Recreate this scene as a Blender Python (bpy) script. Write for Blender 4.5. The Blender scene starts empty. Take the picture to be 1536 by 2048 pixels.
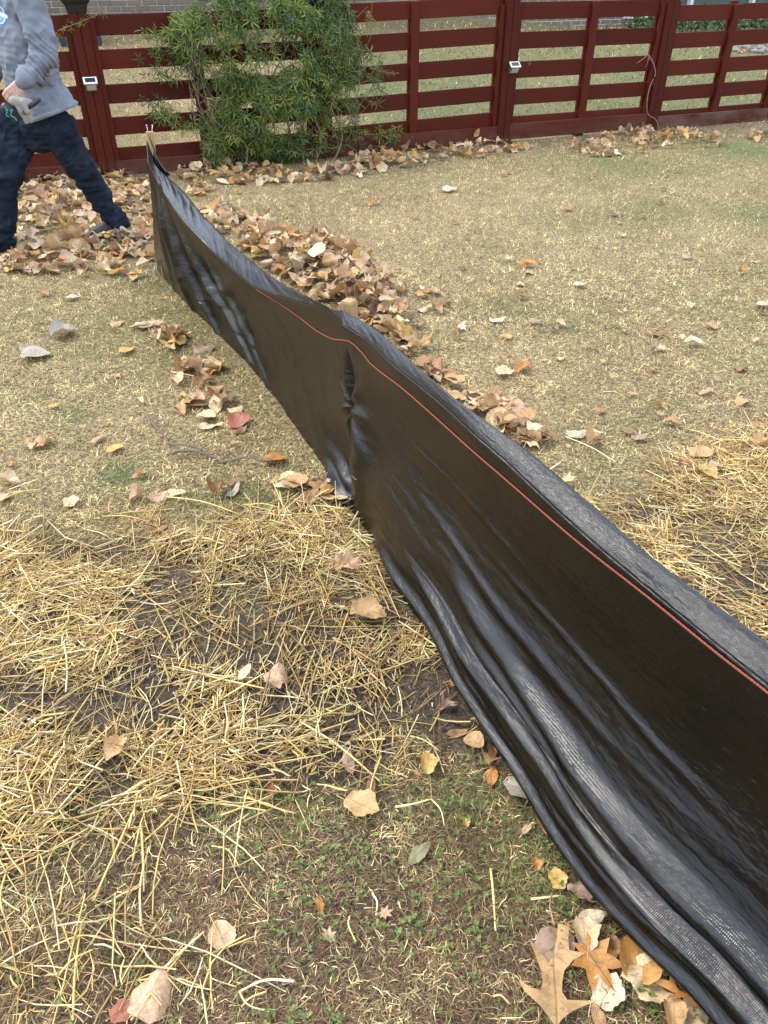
import bpy, bmesh, math, random
import numpy as np
from mathutils import Vector, Matrix
from mathutils.bvhtree import BVHTree
from mathutils.geometry import delaunay_2d_cdt

random.seed(7); rng = np.random.default_rng(7)
sc = bpy.context.scene; COL = sc.collection
R = math.radians

# ------------------------------------------------------------------ camera, sky, sun, exposure
F, TH, H = 1538.0, R(36.0), 1.6
cam = bpy.data.objects.new('camera', bpy.data.cameras.new('camera')); COL.objects.link(cam)
cam.location = (0, 0, H); cam.rotation_euler = (R(90) - TH, 0, 0)
cam.data.sensor_fit = 'VERTICAL'; cam.data.sensor_height = 36; cam.data.lens = 36 * F / 2048
cam.data.clip_start = 0.05; cam.data.clip_end = 2000
sc.camera = cam
SUN_EL, SUN_AZ = R(55), R(-72)          # azimuth clockwise from +Y: veiled sun beyond the fence to the left
w = bpy.data.worlds.new('World'); sc.world = w; w.use_nodes = True
nt = w.node_tree; bg = nt.nodes['Background']
sky = nt.nodes.new('ShaderNodeTexSky'); sky.sky_type = 'NISHITA'; sky.sun_disc = False
sky.sun_elevation = SUN_EL; sky.sun_rotation = SUN_AZ; sky.air_density = 1.0; sky.dust_density = 4.0; sky.ozone_density = 1.0
hs = nt.nodes.new('ShaderNodeHueSaturation'); hs.inputs['Saturation'].default_value = 0.45
nt.links.new(sky.outputs[0], hs.inputs['Color'])
cloud = nt.nodes.new('ShaderNodeMix'); cloud.data_type = 'RGBA'      # even overcast layer over the clear sky
cloud.inputs[0].default_value = 0.7; cloud.inputs[7].default_value = (8.1, 9.5, 11.5, 1)
nt.links.new(hs.outputs[0], cloud.inputs[6]); nt.links.new(cloud.outputs[2], bg.inputs['Color'])
bg.inputs['Strength'].default_value = 0.15
sd = bpy.data.lights.new('sun', 'SUN'); sd.energy = 1.5; sd.angle = R(22); sd.color = (1, 0.90, 0.76)
sun = bpy.data.objects.new('sun', sd); COL.objects.link(sun)
sdir = Vector((math.sin(SUN_AZ) * math.cos(SUN_EL), math.cos(SUN_AZ) * math.cos(SUN_EL), math.sin(SUN_EL)))
sun.rotation_euler = sdir.to_track_quat('Z', 'Y').to_euler()
sc.view_settings.view_transform = 'Standard'; sc.view_settings.look = 'None'
sc.view_settings.gamma = 1; sc.view_settings.exposure = 0.95; sc.view_settings.use_curve_mapping = False
sc.render.engine = 'CYCLES'; sc.cycles.max_bounces = 6

# ------------------------------------------------------------------ small maths
CAM = np.array([0, 0, H]); FW = np.array([0, math.cos(TH), -math.sin(TH)]); UP = np.array([0, math.sin(TH), math.cos(TH)])
def ray(px, py): return FW * F + np.array([1., 0, 0]) * (px - 768) - UP * (py - 1024)
def onz(px, py, z=0.0):
    d = ray(px, py); return CAM + d * ((z - H) / d[2])
def aty(px, py, Y):
    d = ray(px, py); return CAM + d * (Y / d[1])
def project(P):
    v = np.asarray(P) - CAM; wz = v @ FW
    return 768 + F * v[..., 0] / wz, 1024 - F * (v @ UP) / wz
def depth(P): return float((np.asarray(P) - CAM) @ FW)

def _h(ix, iy, s):
    n = (ix.astype(np.int64) * 374761393 + iy.astype(np.int64) * 668265263 + s * 982451653) & 0x7fffffff
    n = ((n ^ (n >> 13)) * 1274126177) & 0x7fffffff
    return ((n ^ (n >> 16)) & 0xffff) / 65535.0
def vn2(x, y, s=0):
    x = np.asarray(x, float); y = np.asarray(y, float)
    ix = np.floor(x); iy = np.floor(y); fx = x - ix; fy = y - iy
    fx = fx * fx * (3 - 2 * fx); fy = fy * fy * (3 - 2 * fy)
    a = _h(ix, iy, s); b = _h(ix + 1, iy, s); c = _h(ix, iy + 1, s); d = _h(ix + 1, iy + 1, s)
    return (a * (1 - fx) + b * fx) * (1 - fy) + (c * (1 - fx) + d * fx) * fy
def fbm(x, y, s=0, o=3):
    t = 0; a = 0.5; x = np.asarray(x, float); y = np.asarray(y, float)
    for i in range(o): t = t + a * vn2(x * 2**i, y * 2**i, s + i * 17); a *= 0.5
    return t / (1 - 0.5**o)
def vn3(p, s=0):
    z = p[:, 2]; iz = np.floor(z); f = z - iz; f = f * f * (3 - 2 * f)
    o = iz * 57.31
    return vn2(p[:, 0] + o, p[:, 1] + o * 1.7, s) * (1 - f) + vn2(p[:, 0] + o + 57.31, p[:, 1] + (o + 57.31) * 1.7, s) * f
def sstep(a, b, x): t = np.clip((x - a) / (b - a), 0, 1); return t * t * (3 - 2 * t)
def inpoly(x, y, poly):
    x = np.asarray(x); y = np.asarray(y); r = np.zeros(x.shape, bool); n = len(poly)
    for i in range(n):
        x1, y1 = poly[i]; x2, y2 = poly[(i + 1) % n]
        if y1 != y2: r ^= ((y1 > y) != (y2 > y)) & (x < (x2 - x1) * (y - y1) / (y2 - y1) + x1)
    return r
def gpoly(pts): return [tuple(onz(*p)[:2]) for p in pts]
def seg_dist(x, y, poly, closed=True):
    x = np.asarray(x, float); y = np.asarray(y, float); best = np.full(x.shape, 1e9)
    n = len(poly)
    for i in range(n if closed else n - 1):
        ax, ay = poly[i]; bx, by = poly[(i + 1) % n]; dx, dy = bx - ax, by - ay
        t = np.clip(((x - ax) * dx + (y - ay) * dy) / (dx * dx + dy * dy + 1e-12), 0, 1)
        best = np.minimum(best, np.hypot(x - ax - t * dx, y - ay - t * dy))
    return best
def catmull(P, n):
    P = np.asarray(P, float); d = np.r_[0, np.cumsum(np.linalg.norm(np.diff(P, axis=0), axis=1))]
    t = np.linspace(0, d[-1], n)
    m = np.gradient(P, d, axis=0)
    i = np.clip(np.searchsorted(d, t, 'right') - 1, 0, len(d) - 2)
    h = (d[i + 1] - d[i])[:, None]; s = ((t - d[i])[:, None]) / h
    return (2*s**3-3*s**2+1)*P[i] + (s**3-2*s**2+s)*h*m[i] + (-2*s**3+3*s**2)*P[i+1] + (s**3-s**2)*h*m[i+1]

# red fence frame: origin at the foot of the left post, local x along the fence, local y away from the camera
FO = onz(219, 353); FA = R(21.95); FE = np.array([math.cos(FA), math.sin(FA), 0]); FN = np.array([-FE[1], FE[0], 0])
def fence_pt(t, d, z): return FO + FE * t + FN * d + np.array([0, 0, z])
def on_fence(px, py, off=0.0):
    d = ray(px, py); A = FO + FN * off; q = CAM + d * (((A - CAM) @ FN) / (d @ FN)); return float((q - FO) @ FE), float(q[2])
def gz(x, y):
    x = np.asarray(x, float); y = np.asarray(y, float)
    d = (x - FO[0]) * FN[0] + (y - FO[1]) * FN[1]; t = (x - FO[0]) * FE[0] + (y - FO[1]) * FE[1]
    rise = np.clip(d - 0.4, 0, 6.2) * (0.122 - 0.0115 * np.clip(t - 6.5, 0, 6))
    near = np.clip(1 - np.abs(y - 4) / 9, 0, 1)
    return rise + (fbm(x * 3, y * 3, 3, 3) - 0.5) * 0.022 * near
def on_ground(px, py):
    z = 0.0
    for _ in range(12):
        p = onz(px, py, z); z = 0.5 * z + 0.5 * float(gz(p[0], p[1]))
    return np.array([p[0], p[1], float(gz(p[0], p[1]))])

# ------------------------------------------------------------------ mesh and object helpers
def obj(name, me, m=None, parent=None, loc=None, rot=None, smooth=False):
    o = bpy.data.objects.new(name, me); COL.objects.link(o)
    if m is not None and me is not None and not me.materials: me.materials.append(m)
    if parent is not None: o.parent = parent
    if loc is not None: o.location = loc
    if rot is not None: o.rotation_euler = rot
    if smooth: me.polygons.foreach_set('use_smooth', [True] * len(me.polygons))
    return o
def tag(o, label=None, cat=None, group=None, kind=None):
    if label: o['label'] = label
    if cat: o['category'] = cat
    if group: o['group'] = group
    if kind: o['kind'] = kind
    return o
def empty(name, loc, rz=0.0):
    o = bpy.data.objects.new(name, None); COL.objects.link(o); o.location = loc; o.rotation_euler = (0, 0, rz); o.empty_display_size = 0.1
    return o
def arr_mesh(name, V, Fc, col=None, uv=None, smooth=False):
    """V (n,3), Fc (m,3) or (m,4), col (n,3) per vertex, uv (n,2) per vertex"""
    me = bpy.data.meshes.new(name); V = np.ascontiguousarray(V, np.float32); Fc = np.ascontiguousarray(Fc, np.int32)
    k = Fc.shape[1]
    me.vertices.add(len(V)); me.vertices.foreach_set('co', V.ravel())
    me.loops.add(Fc.size); me.loops.foreach_set('vertex_index', Fc.ravel())
    me.polygons.add(len(Fc)); me.polygons.foreach_set('loop_start', np.arange(0, Fc.size, k, dtype=np.int32))
    me.polygons.foreach_set('loop_total', np.full(len(Fc), k, np.int32))
    if smooth: me.polygons.foreach_set('use_smooth', np.ones(len(Fc), bool))
    if col is not None:
        a = me.color_attributes.new('Col', 'FLOAT_COLOR', 'POINT')
        c = np.ones((len(V), 4), np.float32); c[:, :3] = col; a.data.foreach_set('color', c.ravel())
    if uv is not None:
        l = me.uv_layers.new(name='UVMap'); l.data.foreach_set('uv', np.ascontiguousarray(np.asarray(uv, np.float32)[Fc.ravel()]).ravel())
    me.update(calc_edges=True); return me
def bm_mesh(name, bm):
    me = bpy.data.meshes.new(name); bm.to_mesh(me); bm.free(); return me
def add_box(bm, x0, x1, y0, y1, z0, z1, bev=0.0):
    vs = [bm.verts.new(p) for p in ((x0,y0,z0),(x1,y0,z0),(x1,y1,z0),(x0,y1,z0),(x0,y0,z1),(x1,y0,z1),(x1,y1,z1),(x0,y1,z1))]
    fs = [bm.faces.new([vs[i] for i in q]) for q in ((0,3,2,1),(4,5,6,7),(0,1,5,4),(1,2,6,5),(2,3,7,6),(3,0,4,7))]
    if bev > 0: bmesh.ops.bevel(bm, geom=list({e for f in fs for e in f.edges}), offset=bev, segments=1, affect='EDGES')
def box_mesh(name, *a, bev=0.0):
    bm = bmesh.new(); add_box(bm, *a, bev=bev); return bm_mesh(name, bm)
def tube_arr(P, rad, k=6, cap=True):
    P = np.asarray(P, float); n = len(P); rad = np.broadcast_to(np.asarray(rad, float), (n,))
    T = np.gradient(P, axis=0); T /= np.linalg.norm(T, axis=1)[:, None] + 1e-9
    ref = np.array([0.31, 0.17, 0.93]); S = np.cross(T, ref); S /= np.linalg.norm(S, axis=1)[:, None] + 1e-9; U = np.cross(S, T)
    a = np.arange(k) * 2 * math.pi / k
    V = (P[:, None, :] + rad[:, None, None] * (np.cos(a)[None, :, None] * S[:, None, :] + np.sin(a)[None, :, None] * U[:, None, :])).reshape(-1, 3)
    Fc = []
    for i in range(n - 1):
        for j in range(k):
            a0 = i*k+j; b0 = i*k+(j+1) % k; Fc += [(a0, b0, b0+k), (a0, b0+k, a0+k)]
    if cap:
        V = np.vstack([V, P[0], P[-1]]); c0 = n*k; c1 = c0+1
        for j in range(k): Fc += [(c0, (j+1) % k, j), (c1, (n-1)*k+j, (n-1)*k+(j+1) % k)]
    return V, np.array(Fc)
class Acc:
    def __init__(s): s.V=[]; s.F=[]; s.C=[]; s.n=0
    def add(s, V, Fc, c=None):
        s.V.append(V); s.F.append(np.asarray(Fc)+s.n); s.n += len(V)
        if c is not None: s.C.append(np.broadcast_to(np.asarray(c, float), (len(V), 3)))
    def mesh(s, name, smooth=False): return arr_mesh(name, np.vstack(s.V), np.vstack(s.F), np.vstack(s.C) if s.C else None, smooth=smooth)

# ------------------------------------------------------------------ materials
class NT:
    def __init__(s, name):
        s.m = bpy.data.materials.new(name); s.m.use_nodes = True; s.t = s.m.node_tree; s.b = s.t.nodes['Principled BSDF']
    def n(s, typ, ins=None, **props):
        nd = s.t.nodes.new('ShaderNode' + typ)
        for k, v in props.items(): setattr(nd, k, v)
        for k, v in (ins or {}).items(): s.put(nd.inputs[k], v)
        return nd
    def put(s, sock, v):
        if isinstance(v, bpy.types.NodeSocket): s.t.links.new(v, sock)
        else:
            if isinstance(v, tuple) and len(v) == 3 and sock.type == 'RGBA': v = v + (1,)
            sock.default_value = v
    def set(s, **kw):
        for k, v in kw.items(): s.put(s.b.inputs[k.replace('_', ' ')], v)
        return s
    def noise(s, scale, detail=4, vec=None, rough=0.6, out='Fac'):
        nd = s.n('TexNoise', {'Scale': scale, 'Detail': detail, 'Roughness': rough})
        if vec is not None: s.put(nd.inputs['Vector'], vec)
        return nd.outputs[out]
    def ramp(s, fac, stops):
        nd = s.n('ValToRGB', {'Fac': fac}); e = nd.color_ramp.elements
        while len(e) < len(stops): e.new(0.5)
        for el, (p, c) in zip(e, stops): el.position = p; el.color = (c, c, c, 1) if isinstance(c, (int, float)) else tuple(c) + (1,)
        return nd.outputs['Color']
    def mix(s, fac, a, b, mode='MIX'):
        nd = s.n('Mix', data_type='RGBA', blend_type=mode); s.put(nd.inputs[0], fac); s.put(nd.inputs[6], a); s.put(nd.inputs[7], b)
        return nd.outputs[2]
    def math(s, op, a, b=0.0):
        nd = s.n('Math', operation=op); s.put(nd.inputs[0], a); s.put(nd.inputs[1], b); return nd.outputs[0]
    def mapping(s, src='Object', scale=(1, 1, 1), rot=(0, 0, 0)):
        tc = s.n('TexCoord'); mp = s.n('Mapping', {'Vector': tc.outputs[src], 'Scale': scale, 'Rotation': rot}); return mp.outputs[0]
    def bump(s, h, strength=0.3, dist=0.01, normal=None):
        nd = s.n('Bump', {'Height': h, 'Strength': strength, 'Distance': dist})
        if normal is not None: s.put(nd.inputs['Normal'], normal)
        s.put(s.b.inputs['Normal'], nd.outputs[0]); return nd.outputs[0]

def simple(name, c, rough=0.6, metal=0.0, nscale=30, namp=0.25, bump=0.0):
    k = NT(name); v = k.mapping('Object'); f = k.noise(nscale, 4, v)
    k.set(Base_Color=k.mix(f, tuple(x*(1-namp) for x in c), tuple(min(1, x*(1+namp)) for x in c)), Roughness=rough, Metallic=metal)
    if bump: k.bump(f, bump, 0.004)
    return k.m

def m_ground():
    k = NT('lawn_soil'); geo = k.n('NewGeometry').outputs['Position']; at = k.n('Attribute', attribute_name='Col').outputs['Color']
    f1 = k.noise(55, 6, geo, 0.7); f2 = k.noise(6, 3, geo)
    grain = k.ramp(k.noise(170, 4, geo, 0.75), [(0.41, 0.30), (0.60, 1.65)])
    k.set(Base_Color=k.mix(1.0, k.mix(1.0, at, k.ramp(f1, [(0.38, 0.40), (0.62, 1.6)]), 'MULTIPLY'), grain, 'MULTIPLY'), Roughness=0.95)
    k.bump(k.math('ADD', f1, k.math('MULTIPLY', f2, 0.5)), 0.8, 0.012); return k.m
def m_vcol(name, rough=0.7, nscale=120, amp=(0.75, 1.25), trans=0.0):
    k = NT(name); at = k.n('Attribute', attribute_name='Col').outputs['Color']; geo = k.n('NewGeometry').outputs['Position']
    c = k.mix(1.0, at, k.ramp(k.noise(nscale, 3, geo), [(0.3, amp[0]), (0.7, amp[1])]), 'MULTIPLY')
    k.set(Base_Color=c, Roughness=rough, Specular_IOR_Level=0.25)
    if trans:
        tr = k.n('BsdfTranslucent', {'Color': c}); mx = k.n('MixShader', {0: trans, 1: k.b.outputs[0], 2: tr.outputs[0]})
        k.t.links.new(mx.outputs[0], k.t.nodes['Material Output'].inputs['Surface'])
    return k.m
def m_leaf(single):
    k = NT('dry_leaf' if single else 'dry_leaf_litter')
    base = k.n('ObjectInfo').outputs['Color'] if single else k.n('Attribute', attribute_name='Col').outputs['Color']
    uvn = k.n('UVMap'); sx = k.n('SeparateXYZ', {0: uvn.outputs[0]}); x, y = sx.outputs[0], sx.outputs[1]
    ax = k.math('ABSOLUTE', x)
    mid = k.ramp(ax, [(0.0, 1.0), (0.022, 0.0)])
    lat = k.math('ABSOLUTE', k.math('SINE', k.math('MULTIPLY', k.math('SUBTRACT', y, k.math('MULTIPLY', ax, 0.75)), 22.0)))
    latv = k.ramp(lat, [(0.0, 1.0), (0.16, 0.0)])
    vein = k.math('MAXIMUM', mid, k.math('MULTIPLY', latv, 0.55))
    rnd = k.n('ObjectInfo').outputs['Random']
    uvo = k.n('CombineXYZ', {0: x, 1: y, 2: k.math('MULTIPLY', rnd, 40.0)}).outputs[0]
    geo = k.n('NewGeometry'); pos = geo.outputs['Position']
    f = k.noise(5 if single else 38, 5, uvo if single else pos, 0.65); spots = k.noise(26 if single else 220, 2, uvo if single else pos)
    c = k.mix(1.0, base, k.ramp(f, [(0.28, 0.55), (0.5, 1.0), (0.75, 1.25)]), 'MULTIPLY')
    c = k.mix(k.math('MULTIPLY', vein, 0.45), c, k.mix(1.0, c, (0.45, 0.38, 0.3), 'MULTIPLY'))
    c = k.mix(k.ramp(spots, [(0.62, 0.0), (0.7, 0.7)]), c, (0.09, 0.05, 0.03))
    c = k.mix(k.math('MULTIPLY', geo.outputs['Backfacing'], 0.3), c, (0.5, 0.37, 0.22))
    k.set(Base_Color=c, Roughness=0.55)
    k.bump(k.math('SUBTRACT', k.math('MULTIPLY', f, 0.6), vein), 0.35, 0.004)
    tr = k.n('BsdfTranslucent', {'Color': c}); mx = k.n('MixShader', {0: 0.18, 1: k.b.outputs[0], 2: tr.outputs[0]})
    k.t.links.new(mx.outputs[0], k.t.nodes['Material Output'].inputs['Surface']); return k.m
def m_redwood(name, weather):
    k = NT(name); v = k.mapping('Object', (1.2, 14, 22)); g = k.noise(2.2, 6, v, 0.65)
    big = k.noise(1.1, 3, k.mapping('Object'))
    c = k.mix(g, (0.050, 0.0076, 0.0028), (0.092, 0.0148, 0.0054))
    c = k.mix(k.ramp(big, [(0.35, 0.0), (0.75, 0.35)]), c, (0.098, 0.0205, 0.011))
    drip = k.n('TexVoronoi', {'Vector': k.mapping('Object', (9, 1, 2.0)), 'Scale': 1.0, 'Randomness': 1.0})
    mk = k.math('MULTIPLY', k.ramp(drip.outputs['Distance'], [(0.022, 1.0), (0.05, 0.0)]), k.ramp(k.noise(3.0, 2, k.mapping('Object')), [(0.5, 0.0), (0.6, 0.55)]))
    c = k.mix(mk, c, (0.42, 0.32, 0.27))
    c = k.mix(1.0, c, k.ramp(k.n('ObjectInfo').outputs['Random'], [(0.0, 0.80), (1.0, 1.18)]), 'MULTIPLY')
    low_ = k.n('SeparateXYZ', {0: k.n('TexCoord').outputs['Object']}).outputs[2]
    c = k.mix(k.math('MULTIPLY', k.ramp(low_, [(0.0, 1.0), (0.16, 0.0)]), k.ramp(k.noise(7, 4, k.mapping('Object')), [(0.35, 0.0), (0.7, 0.55)])), c, (0.12, 0.085, 0.055))
    if weather: c = k.mix(k.ramp(k.noise(1.5, 5, k.mapping('Object', (1, 2, 4)), 0.7), [(0.36, 0.0), (0.7, weather)]), c, (0.15, 0.095, 0.075))
    k.set(Base_Color=c, Roughness=0.6, Specular_IOR_Level=0.12); k.bump(g, 0.25, 0.004); return k.m
def m_fabric():
    k = NT('woven_black_plastic'); uvn = k.n('UVMap'); sx = k.n('SeparateXYZ', {0: uvn.outputs[0]}); u, v = sx.outputs[0], sx.outputs[1]
    P = 2 * math.pi / 0.0044
    wv = k.math('MULTIPLY', k.math('SINE', k.math('MULTIPLY', k.math('ADD', u, v), P * 0.7)), k.math('SINE', k.math('MULTIPLY', k.math('SUBTRACT', u, v), P * 0.7)))
    fine = k.noise(1.0, 4, k.n('Mapping', {'Vector': uvn.outputs[0], 'Scale': (9, 60, 1)}).outputs[0], 0.6)
    brown = k.noise(1.0, 4, k.n('Mapping', {'Vector': uvn.outputs[0], 'Scale': (3, 7, 1)}).outputs[0], 0.6)
    scr = k.noise(1.0, 2, k.n('Mapping', {'Vector': uvn.outputs[0], 'Scale': (35, 420, 1)}).outputs[0], 0.5)
    c = k.mix(k.ramp(brown, [(0.35, 0.0), (0.7, 1.0)]), (0.0010, 0.0010, 0.0010), (0.0052, 0.0034, 0.0023))
    c = k.mix(k.ramp(scr, [(0.735, 0.0), (0.78, 0.8)]), c, (0.14, 0.14, 0.14))
    k.set(Base_Color=c, Roughness=k.ramp(fine, [(0.3, 0.13), (0.7, 0.25)]), IOR=1.53)
    crum = k.noise(1.0, 5, k.n('Mapping', {'Vector': uvn.outputs[0], 'Scale': (7, 16, 1), 'Rotation': (0, 0, .25)}).outputs[0], 0.7)
    b0 = k.n('Bump', {'Height': crum, 'Strength': 0.30, 'Distance': 0.02}).outputs[0]
    b1 = k.n('Bump', {'Height': fine, 'Strength': 0.28, 'Distance': 0.005, 'Normal': b0}).outputs[0]
    k.bump(wv, 0.28, 0.0007, b1); return k.m
def m_stitch():
    k = NT('orange_red_braid'); uvn = k.n('UVMap'); sx = k.n('SeparateXYZ', {0: uvn.outputs[0]})
    a = k.math('SINE', k.math('MULTIPLY', sx.outputs[0], 2 * math.pi / 0.0115)); b = k.math('SINE', k.math('MULTIPLY', sx.outputs[1], 2 * math.pi))
    f = k.ramp(k.math('MULTIPLY', a, b), [(0.0, 0.0), (0.12, 1.0)])
    f = k.math('MAXIMUM', f, k.ramp(k.math('MULTIPLY', k.math('MULTIPLY', a, b), -1.0), [(0.35, 0.0), (0.5, 1.0)]))
    k.set(Base_Color=k.mix(f, (0.035, 0.010, 0.008), (0.30, 0.080, 0.048)), Roughness=0.7, Specular_IOR_Level=0.2); return k.m
def m_brickwall():
    k = NT('brick_far_wall'); tc = k.n('TexCoord'); s = k.n('SeparateXYZ', {0: tc.outputs['Object']}); v = k.n('CombineXYZ', {0: s.outputs[0], 1: s.outputs[2], 2: 0.0}).outputs[0]
    b = k.n('TexBrick', {'Vector': v, 'Color1': (0.175, 0.140, 0.105), 'Color2': (0.145, 0.115, 0.090), 'Mortar': (0.46, 0.40, 0.33), 'Scale': 1.0, 'Mortar Size': 0.006, 'Brick Width': 0.213, 'Row Height': 0.075})
    k.set(Base_Color=b.outputs[0], Roughness=0.9); k.bump(b.outputs['Fac'], -0.5, 0.01); return k.m
def m_brick():
    k = NT('tan_brick'); r = k.n('ObjectInfo').outputs['Random']
    c = k.ramp(r, [(0.0, (0.135, 0.105, 0.078)), (0.4, (0.175, 0.140, 0.105)), (0.7, (0.155, 0.130, 0.105)), (1.0, (0.20, 0.145, 0.108))])
    geo = k.n('NewGeometry').outputs['Position']; f = k.noise(45, 5, geo)
    k.set(Base_Color=k.mix(1.0, c, k.ramp(f, [(0.3, 0.75), (0.7, 1.2)]), 'MULTIPLY'), Roughness=0.92); k.bump(f, 0.3, 0.004); return k.m
def m_stake():
    k = NT('raw_stake_wood'); g = k.noise(3, 6, k.mapping('Object', (18, 18, 1.2)), 0.7)
    k.set(Base_Color=k.ramp(g, [(0.25, (0.20, 0.105, 0.042)), (0.5, (0.36, 0.21, 0.09)), (0.75, (0.45, 0.29, 0.14))]), Roughness=0.8); k.bump(g, 0.4, 0.004); return k.m

M = dict(ground=m_ground(), grass=m_vcol('grass_blades', 0.65, 8, (0.7, 1.3), 0.15), straw=m_vcol('golden_straw', 0.42, 60, (0.75, 1.2)),
         green=m_vcol('green_leaves', 0.45, 60, (0.7, 1.3), 0.2), leaf=m_leaf(True), litter=m_leaf(False),
         red=m_redwood('red_fence_paint', 0), redkick=m_redwood('red_kickboard_paint', 0.30), redgrey=m_redwood('weathered_kickboard_paint', 0.95),
         fabric=m_fabric(), stitch=m_stitch(), brickwall=m_brickwall(), brick=m_brick(), stake=m_stake(),
         mortar=simple('mortar', (0.46, 0.40, 0.33), 0.95, 0, 60, 0.2, 0.3), black=simple('black_cap_plastic', (0.012, 0.013, 0.014), 0.35, 0, 20, 0.3),
         capglass=simple('cap_solar_top', (0.30, 0.36, 0.40), 0.2, 0, 12, 0.2), white=simple('white_plastic', (0.78, 0.78, 0.76), 0.35, 0, 20, 0.05),
         panel=simple('solar_cell', (0.025, 0.03, 0.04), 0.15, 0, 40, 0.3), frosted=simple('frosted_lens', (0.42, 0.39, 0.32), 0.3, 0, 20, 0.2),
         lampbody=simple('lamp_body_brown', (0.16, 0.12, 0.085), 0.4, 0.3, 20, 0.2), bark=simple('grey_bark', (0.15, 0.115, 0.085), 0.9, 0, 60, 0.4, 0.5),
         vinestem=simple('vine_stem', (0.20, 0.15, 0.085), 0.8, 0, 40, 0.4), deadvine=simple('dead_vine', (0.40, 0.22, 0.17), 0.8, 0, 40, 0.25),
         nail=simple('nail_steel', (0.65, 0.63, 0.6), 0.35, 0.8, 20, 0.1), navy=simple('navy_painted_steel', (0.018, 0.028, 0.045), 0.4, 0, 20, 0.2),
         stone=simple('grey_stone', (0.19, 0.19, 0.185), 0.9, 0, 25, 0.4, 0.4), winframe=simple('window_frame', (0.62, 0.62, 0.58), 0.5, 0, 10, 0.08),
         roof=simple('roof_shingle', (0.12, 0.11, 0.10), 0.95, 0, 20, 0.3, 0.3))
kg = NT('window_glass'); kg.set(Base_Color=kg.mix(kg.noise(4, 4, kg.mapping('Object')), (0.035, 0.055, 0.045), (0.11, 0.14, 0.12)), Roughness=0.35, Specular_IOR_Level=0.15); M['glass'] = kg.m

# ------------------------------------------------------------------ layout regions on the ground (from the photograph, flat ground)
SB_PX = [(313,536),(372,607),(430,665),(520,765),(610,888),(655,945),(705,1012),(742,1072),(800,1180),(880,1290),(940,1400),(1010,1490),(1080,1590),(1130,1680),(1200,1780),(1290,1880),(1400,1980),(1460,2048)]
SB = [tuple(onz(*p)[:2]) for p in SB_PX] + [(0.72, 0.44), (0.86, 0.22), (1.05, -0.1), (1.3, -0.5)]
STRAW_L = gpoly([(-260,1090),(0,1085),(120,1075),(260,1065),(420,1040),(560,1025),(690,1045),(735,1095),(790,1185),(870,1290),(905,1375),(860,1440),(760,1490),(640,1520),(560,1545),(430,1560),(300,1600),(180,1620),(60,1660),(-300,1720)])
STRAW_R = gpoly([(1190,1010),(1290,990),(1380,930),(1450,905),(1560,860),(1750,860),(1900,1500),(1660,1440),(1540,1290),(1350,1145)])
def straw_amt(x, y):
    a = np.zeros(np.shape(x))
    for poly, soft in ((STRAW_L, 0.17), (STRAW_R, 0.14)):
        d = seg_dist(x, y, poly); ins = inpoly(x, y, poly); a = np.maximum(a, np.where(ins, sstep(-soft, soft, d), sstep(soft, -soft, d) * 0.9))
    return a
SOIL_SPOTS = [(380,1120,.10),(280,1215,.10),(930,1440,.13),(880,1400,.12),(690,1490,.13),(540,1510,.12),(800,1180,.08),(1330,1180,.1),(950,860,.08),(1440,1180,.1),(100,1240,.12),(1010,1500,.06),(380,1440,.12)]
def soil_amt(x, y):
    a = sstep(.35, .95, straw_amt(x, y)) * (0.45 + 0.9 * fbm(np.asarray(x) * 4, np.asarray(y) * 4, 21))
    for px, py, r in SOIL_SPOTS:
        p = onz(px, py); a = np.maximum(a, np.exp(-(((x - p[0])**2 + (y - p[1])**2) / r**2)**1.5) * 1.0)
    a = a * np.clip(.35 + 1.2 * fbm(np.asarray(x) * 9, np.asarray(y) * 9, 27), 0, 1.1)
    d = seg_dist(x, y, SB, False); a = np.maximum(a, sstep(0.05, 0.01, d) * 0.8 * sstep(2.3, 1.7, y))
    return np.clip(a, 0, 1)
GREEN = [(145,830,.09,.8),(60,800,.08,.5),(245,950,.11,1.),(490,990,.09,.9),(90,1080,.05,.5),(560,1000,.08,.6),(1010,620,.16,.6),(1120,650,.14,.5),(1500,300,.7,1.),(1250,330,.7,.75),(1510,430,.4,.8),(1320,420,.5,.6),(800,330,.5,.35),(380,620,.25,.55),(1150,440,.35,.35),(600,640,.3,.2),(350,560,.3,.5),(480,720,.2,.3),
         (420,1000,.15,.5),(950,1600,.12,.5),(1050,1600,.1,.7),(600,1600,.1,.4),(120,1580,.12,.6),(1100,1720,.12,.6)]
def green_amt(x, y):
    x = np.asarray(x, float); y = np.asarray(y, float)
    d = (x - FO[0]) * FN[0] + (y - FO[1]) * FN[1]; t = (x - FO[0]) * FE[0] + (y - FO[1]) * FE[1]
    g = sstep(0.52, 0.8, fbm(x * 1.1 + 5, y * 1.1, 31)) * 0.28 + sstep(0.55, 0.8, fbm(x * 4, y * 4, 37)) * 0.22
    g = g + sstep(0.1, 0.8, d) * sstep(2.0, 3.6, t) * sstep(6.5, 3.0, d) * (0.45 + 0.7 * fbm(x * 1.5, y * 1.5, 41))
    for px, py, r, s in GREEN:
        p = onz(px, py); g = np.maximum(g, np.exp(-((x - p[0])**2 + (y - p[1])**2) / r**2) * s)
    return np.clip(g, 0, 1)

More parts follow.
